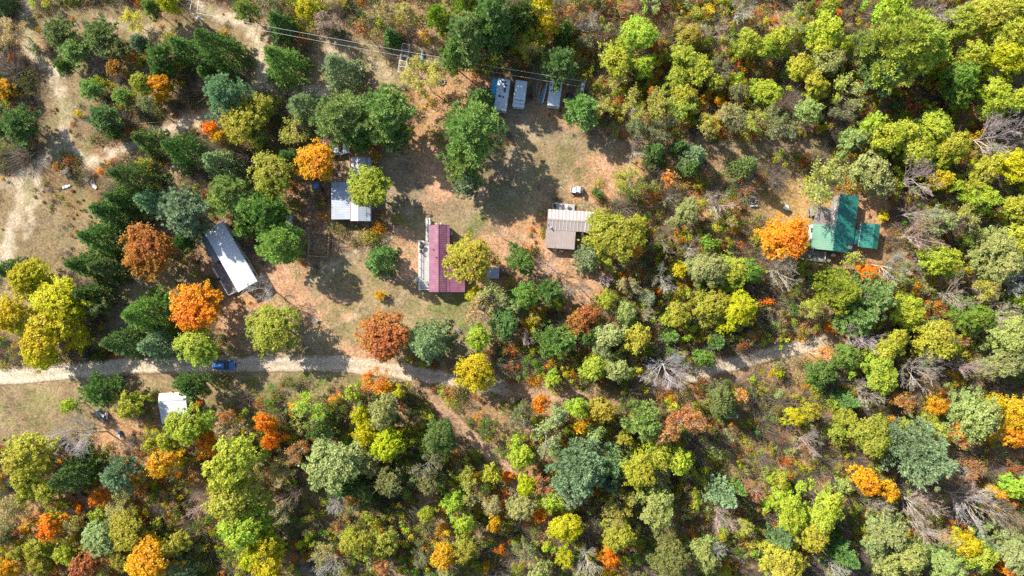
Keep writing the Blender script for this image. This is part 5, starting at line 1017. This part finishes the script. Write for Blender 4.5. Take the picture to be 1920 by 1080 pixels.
tyre(1058, 195, 'black tyre lying beside the grey roofed trailer', M_BLACK); tyre(1059.5, 191, 'black tyre leaning into the shade by the grey roofed trailer', M_BLACK); tyre(1050, 209, 'pale worn tyre on the dirt below the grey roofed trailer', M_GREYWOOD)
def heap(name, px, py, rx, ry, hh, mat, lab, cat, seed, rz=0.):
    rr = random.Random(seed); m = MB(); rings = []
    for z, s in ((-.05, 1.0), (.3, .94), (.65, .72), (.9, .4), (1., .12)): rings.append([(rx * s * math.cos(k * PI / 8) * rr.uniform(.85, 1.12), ry * s * math.sin(k * PI / 8) * rr.uniform(.85, 1.12), hh * z * rr.uniform(.9, 1.05)) for k in range(16)])
    m.loft(rings); o = m.build(name, mat); o.location = (*W(px, py, hh * .5), 0); o.rotation_euler = (0, 0, rz); return tag(o, lab, cat)
heap('covered_heap', 1068, 184, .85, 1.3, 1.1, M_TARP, 'dark tarpaulin covered heap in the shade beside the grey roofed trailer', 'tarpaulin heap', 4); heap('tarpaulin', 1752, 579, 1.45, .9, .7, M_TARP, 'dark tarpaulin in the leaf strewn far woods', 'tarpaulin', 8)
# blue drum by the clearing
e = root('plastic_drum', 678.5, 131, .6, 0, 'pale blue plastic drum beside the bluish spruce in the top clearing', 'drum'); m = MB(); m.disc_lathe([(.02, -.02), (.3, -.02), (.32, .1), (.3, .3), (.32, .5), (.3, .85), (.26, .92)], 16); m.build('drum_body', M_BLUEP, e); m = MB(); m.disc_lathe([(.26, .92), (.27, .95), (.02, .95)], 16); m.build('lid', M_PORC, e)

# ------------------------------------------------------------------ sheds, pen, canoe, frame
h = root('white_shed', 325.5, 764.5, 2.5, math.radians(4), 'small shed with a bright white ribbed metal roof below the dirt road', 'shed')
m = MB(); m.box(-2.45, 2.45, -2.75, 2.75, -.15, 2.0); m.build('wall', M_SIDING, h)
for nm in ('x',):
    r = MB()
    def sx_(ya, za, yb, zb):
        lo = [(-2.75, ya, za - .06), (-2.75, yb, zb - .06), (2.75, yb, zb - .06), (2.75, ya, za - .06)]; lo = lo if ya > yb else lo[::-1]; r.hexa(lo + [(p[0], p[1], p[2] + .06) for p in lo])
        for i in range(17):
            x = -2.72 + i * .34; q = [(x, ya, za - .004), (x, yb, zb - .004), (x + .04, yb, zb - .004), (x + .04, ya, za - .004)]; q = q if ya > yb else q[::-1]; r.hexa(q + [(p[0], p[1], p[2] + .03) for p in q])
    sx_(1.55, 2.95, 3.0, 2.45); sx_(1.55, 2.95, -3.05, 2.2); rf = r.build('roof', M_WHITE_MET, h)
m = MB(); m.hexa([(-2.45, -2.75, 2.0), (2.45, -2.75, 2.0), (2.45, 1.5, 2.0), (-2.45, 1.5, 2.0), (-2.45, -2.75, 2.14), (2.45, -2.75, 2.14), (2.45, 1.5, 2.86), (-2.45, 1.5, 2.86)]); m.hexa([(-2.45, 1.5, 2.0), (2.45, 1.5, 2.0), (2.45, 2.75, 2.0), (-2.45, 2.75, 2.0), (-2.45, 1.5, 2.86), (2.45, 1.5, 2.86), (2.45, 2.75, 2.44), (-2.45, 2.75, 2.44)]); m.build('gable', M_SIDING, h)
m = MB(); m.box(-2.77, 2.77, 1.48, 1.62, 2.93, 2.99); m.build('ridge_cap', M_GREY_MET, rf); door(h, -2.45, 0, 0, '-x', M_GREYWOOD, 1.2, 1.9); window(h, 2.45, 0, 1., 1., .7, '+x')
def hut(px, py, w, l, hh, rz, lab, mat):
    e = root('small_hut', px, py, hh, rz, lab, 'hut', 'small outbuildings'); m = MB(); m.box(-w / 2 + .1, w / 2 - .1, -l / 2 + .1, l / 2 - .1, -.1, hh - .25); m.build('wall', M_GREYWOOD, e); m = MB(); slope(m, w / 2, hh, 0.02, hh - .08, -l / 2, l / 2, .05, 0, .3); slope(m, 0.02, hh - .085, -w / 2, hh - .25, -l / 2, l / 2, .05, 0, .3); m.build('roof', mat, e); door(e, w / 2 - .1, 0, 0, '+x', M_GREYWOOD, .75, hh - .4); window(e, 0, l / 2 - .1, .9, .6, .5, '+y')
hut(924, 512, 2.5, 2.2, 2.2, 0, 'small grey metal roofed hut below the olive yellow tree beside the magenta house', M_GREY_MET); hut(541, 414, 1.15, 2.3, 2.3, -.08, 'narrow pale roofed outhouse between the pines above the log pen', M_LIL_MET)
e = root('log_pen', 597, 458.5, .9, math.radians(-3), 'square pen of brown log rails with a bare floor', 'pen')
for x in (-2.0, 0, 2.0):
    for y in (-2.4, 0, 2.4):
        if (x, y) != (0, 0): m = MB(); m.tube([(x, y, -.2), (x, y, 1.05)], .085, 7); m.build('post', M_WOOD, e)
for zz in (.35, .65, .92):
    for a, b in (((-2, -2.4), (2, -2.4)), ((2, -2.4), (2, 2.4)), ((2, 2.4), (-2, 2.4)), ((-2, 2.4), (-2, -2.4))): m = MB(); m.tube([(*a, zz), ((a[0] + b[0]) / 2, (a[1] + b[1]) / 2, zz - .03), (*b, zz)], .085, 7); m.build('rail', M_WOOD, e)
# overturned canoe
xa, ya = W(793, 92.5, .5); xb, yb = W(786.8, 126.5, .5); e = empty('canoe', ((xa + xb) / 2, (ya + yb) / 2, 0), math.atan2(yb - ya, xb - xa), 'pale green canoe lying upside down beside the metal frame', 'canoe'); L = math.hypot(xb - xa, yb - ya) / 2
rings = []
for t in np.linspace(-1, 1, 17):
    w = .43 * (1 - abs(t) ** 2.6) + .015; k = .46 - .05 * t * t; rings.append([(t * L, w * math.cos(a), .12 + .02 + (k - .02) * max(0, math.sin(a)) ** .75 - .08 * abs(t) ** 3 + .08 * abs(t) ** 3) for a in np.linspace(0, PI, 11)])
m = MB(); m.loft(rings, 0, True, False, False); inner = [[(p[0] * .985, p[1] * .94, max(.1, p[2] - .03)) for p in r_] for r_ in rings]; m.loft(inner, 0, True, False, False); m.build('hull', M_CANOE, e); m = MB(); m.tube([(t * L, 0, .56) for t in np.linspace(-.93, .93, 9)], .022, 5); m.build('keel', M_GREYWOOD, e)
for s in (-1, 1): m = MB(); m.tube([(t * L, s * (.43 * (1 - abs(t) ** 2.6) + .02), .13) for t in np.linspace(-1, 1, 13)], .03, 5); m.build('gunwale', M_GREYWOOD, e)
for x in (-.9, .9): m = MB(); m.tube([(x, -.6, .04), (x, .6, .04)], .08, 6); m.build('support_log', M_WOOD, e)
# bare metal frame
e = root('metal_frame', 757, 109, 1.3, math.radians(-9.5), 'bare metal framework like a long open rack beside the canoe', 'metal frame')
for s in (-.72, .72): m = MB(); m.box(s - .045, s + .045, -2.95, 2.95, 1.30, 1.37); m.build('top_rail', M_STEEL, e); m = MB(); m.box(s - .03, s + .03, -2.95, 2.95, .30, .35); m.build('lower_rail', M_STEEL, e)
for i in range(6):
    y = -2.9 + 5.8 * i / 5; m = MB(); m.box(-.675, .675, y - .04, y + .04, 1.305, 1.365); m.build('crossbar', M_STEEL, e)
    for s in (-.72, .72): m = MB(); m.box(s - .04, s + .04, y - .04, y + .04, -.1, 1.298); m.build('leg', M_STEEL, e)
# heaps of scrap under the leaning bare tree
e = root('scrap_heap', 191, 779, .5, math.radians(-48), 'heap of white sheet metal and junk below the bright yellow green tree', 'scrap heap'); random.seed(31)
m = MB(); m.box(-1.35, 1.2, -.62, -.5, 0, .55); m.build('white_panel', M_WHTARP, e); m = MB(); m.box(-1.45, -1.3, -.6, .6, 0, .7); m.build('white_panel', M_WHTARP, e)
for i in range(9):
    m = MB(); T = Matrix.Translation((random.uniform(-1.1, 1.0), random.uniform(-.4, .9), .3 + .07 * i)) @ Matrix.Rotation(random.uniform(-.5, .5), 4, 'X') @ Matrix.Rotation(random.uniform(-.5, .5), 4, 'Y') @ Matrix.Rotation(random.random() * 3, 4, 'Z'); a, b = random.uniform(.2, .5), random.uniform(.12, .3); m.box(-a, a, -b, b, 0, .05, 0, T); m.build('scrap_sheet', (M_WHTARP, M_GREYWOOD, M_TARP, M_PORC)[i % 4], e)
m = MB(); [m.tube([(random.uniform(-1, 1), random.uniform(-.4, .6), .2), (random.uniform(-.2, 2.2), random.uniform(-.2, 1.2), .5)], .035, 5) for _ in range(7)]; m.build('poles', M_GREYWOOD, e)
e = root('junk_heap', 224, 814, .4, math.radians(-55), 'dark heap of boards and tarpaulin beside the leaning bare tree', 'junk heap')
for i in range(9):
    m = MB(); T = Matrix.Translation((random.uniform(-1., 1.), random.uniform(-.4, .4), .12 + .06 * i)) @ Matrix.Rotation(random.uniform(-.3, .3), 4, 'Y') @ Matrix.Rotation(random.uniform(-.4, .4), 4, 'Z'); m.box(-random.uniform(.5, 1.1), random.uniform(.4, .8), -.1, .1, 0, .05, 0, T); m.build('board', (M_TARP, M_GREYWOOD, M_TARP, M_TRIM)[i % 4], e)
m = MB(); m.loft([[(.9 * s * math.cos(k * PI / 6) * random.uniform(.8, 1.1), .5 * s * math.sin(k * PI / 6) * random.uniform(.8, 1.1), z) for k in range(12)] for z, s in ((-.02, 1), (.25, .8), (.38, .3))]); m.build('tarpaulin', M_TARP, e)
heap('rubbish_bag', 248, 815, .42, .36, .4, M_TARP, 'dark rubbish bag lying on the leaves beside the junk heap', 'rubbish bag', 5)
chair(592.5, 600.5, 1.2, 'faded white and pink lawn chair alone in the grass above the road', M_WHTARP, 0, 'garden chairs', 1.15)
def sheet(px, py, rx, ry, rz, lab, seed):
    rr = np.random.default_rng(seed); n = 9; u = np.linspace(-1, 1, n); U, Vv = np.meshgrid(u, u); Zs = .05 + rr.random((n, n)) * .18; Xs = U * rx * (1 + .25 * rr.normal(size=(n, n)) * .5); Ys = Vv * ry * (1 + .25 * rr.normal(size=(n, n)) * .5); ii = np.arange(n * n).reshape(n, n); F = np.stack([ii[:-1, :-1], ii[:-1, 1:], ii[1:, 1:], ii[1:, :-1]], -1).reshape(-1, 4)
    V = np.stack([Xs, Ys, Zs], -1).reshape(-1, 3); V2 = V * np.array([.97, .97, 1]) - np.array([0, 0, .03]); me = np_mesh('plastic_sheet', np.concatenate([V, V2]), [F, F[:, ::-1] + n * n], M_WHTARP); o = link(bpy.data.objects.new('plastic_sheet', me)); o.location = (*W(px, py), 0); o.rotation_euler = (0, 0, rz); tag(o, lab, 'plastic sheet', 'white plastic scraps in the weeds')
sheet(124, 350, .85, .28, .35, 'torn white plastic sheet in the weeds nearest the sandy track', 1); sheet(163, 336, .45, .35, -.6, 'smallest torn white plastic scrap in the weeds', 2); sheet(176, 347, .95, .36, -.95, 'longest torn white plastic strip in the weeds beside a dark spruce', 3)
# brush pile and logs by the big spruce
e = root('brush_pile', 858.5, 620, .4, 0, 'round heap of grey twigs in the grass below the magenta house', 'brush pile'); rr = np.random.default_rng(3); segs = []
for i in range(140): a = rr.random() * 6.28; q = rr.random() * .55; d = rr.normal(size=3) * .55; p = np.array([q * math.cos(a), q * math.sin(a), rr.random() * .45]); segs.append((*(p - d * .5), *(p + d * .5), .022, .010))
segs = np.array(segs); segs[:, [2, 5]] = np.clip(segs[:, [2, 5]], .0, .75); V, F = tubes(segs, 4); o = link(bpy.data.objects.new('twigs', np_mesh('twigs', V, [F], M_BARK)), e); o.color = (.5, .44, .38, 1)
m = MB(); m.disc_lathe([(.6, -.03), (.5, .12), (.02, .22)], 12); m.build('heap_core', M_GREYWOOD, e)
for i, (a, b, rr_, lab) in enumerate((((848, 640), (872, 650), .13, 'short pale log in the grass beside the big bluish spruce'), ((866, 646), (886, 659), .12, 'second pale log lying toward the small yellow green tree'), ((1672, 120), (1640, 158), .12, 'grey fallen log under the widest pine in the far woods'), ((1665, 537), (1725, 530), .11, 'long pale fallen log among bare trees behind the green annex'), ((1690, 455), (1745, 448), .09, 'slim pale fallen log in the bare woods beside the green annex'), ((1385, 120), (1362, 147), .10, 'grey fallen log on orange leaves in the top woods'), ((1800, 632), (1850, 652), .11, 'dark fallen log near the side edge of the far woods'))):
    p, q = W(*a), W(*b); m = MB(); m.tube([(*p, rr_), ((p[0] + q[0]) / 2 + .1, (p[1] + q[1]) / 2, rr_ + .04), (*q, rr_)], [rr_, rr_ * .95, rr_ * .7], 8); o = m.build('fallen_log', M_GREYWOOD); tag(o, lab, 'log', 'fallen logs')

# ------------------------------------------------------------------ power line
def pole(px, py, ht, rz, lab, tf):
    x, y = W(px, py, ht); e = empty('utility_pole', (x, y, 0), rz, lab, 'utility pole', 'utility poles'); m = MB(); m.tube([(0, 0, -.3), (0, 0, ht * .5), (0, 0, ht)], [.17, .14, .11], 10); m.build('post', M_POLE, e)
    m = MB(); m.box(-1.1, 1.1, -.06, .06, ht - .5, ht - .38); ca = m.build('crossarm', M_GREYWOOD, e)
    for xx in (-.95, .95): m = MB(); m.disc_lathe([(.03, ht - .38), (.07, ht - .34), (.04, ht - .27), (.07, ht - .22), (.02, ht - .16)], 8, 0, (xx, 0, 0)); m.build('insulator', M_PORC, ca)
    for tx, ty in tf: m = MB(); m.disc_lathe([(.02, ht - 1.9), (.3, ht - 1.9), (.32, ht - 1.8), (.32, ht - .95), (.28, ht - .88), (.02, ht - .84)], 14, 0, (tx, ty, 0)); t_ = m.build('transformer', M_PORC, e); m = MB(); m.tube([(tx, ty, ht - .86), (tx, ty, ht - .6)], .05, 8); m.build('bushing', M_TRIM, t_)
    return Vector((x, y, ht))
HP = 9.0
p1 = pole(363, 26, HP, math.radians(-32), 'weathered utility pole with a transformer above the top clearing', [(.42, -.1)]); p2 = pole(1096, 160, HP, math.radians(80), 'utility pole with two white transformers beside the row of trailers', [(-.45, .25), (.4, .3)])
def wire(a, b, sag, lab):
    m = MB(); pts = [Vector(a).lerp(Vector(b), t) - Vector((0, 0, sag * 4 * t * (1 - t))) for t in np.linspace(0, 1, 25)]; m.tube(pts, .022, 5); o = m.build('power_wire', M_WIRE); tag(o, lab, 'power line', 'power lines')
w3 = lambda px, py, z: (*W(px, py, z), z)
wire(w3(368, 24, HP - .2), w3(1097, 153, HP - .2), .9, 'upper wire strung from the top clearing pole to the trailer pole'); wire(w3(372, 34, HP - 1.2), w3(1092, 163, HP - 1.2), .9, 'lower wire strung from the top clearing pole to the trailer pole')
wire(w3(356, 20, HP - .3), w3(366, -60, HP), .2, 'short wire leaving the top clearing pole on its outer side'); wire(w3(369, 24, HP - .3), w3(378, -60, HP), .2, 'short wire leaving the top clearing pole on its inner side')
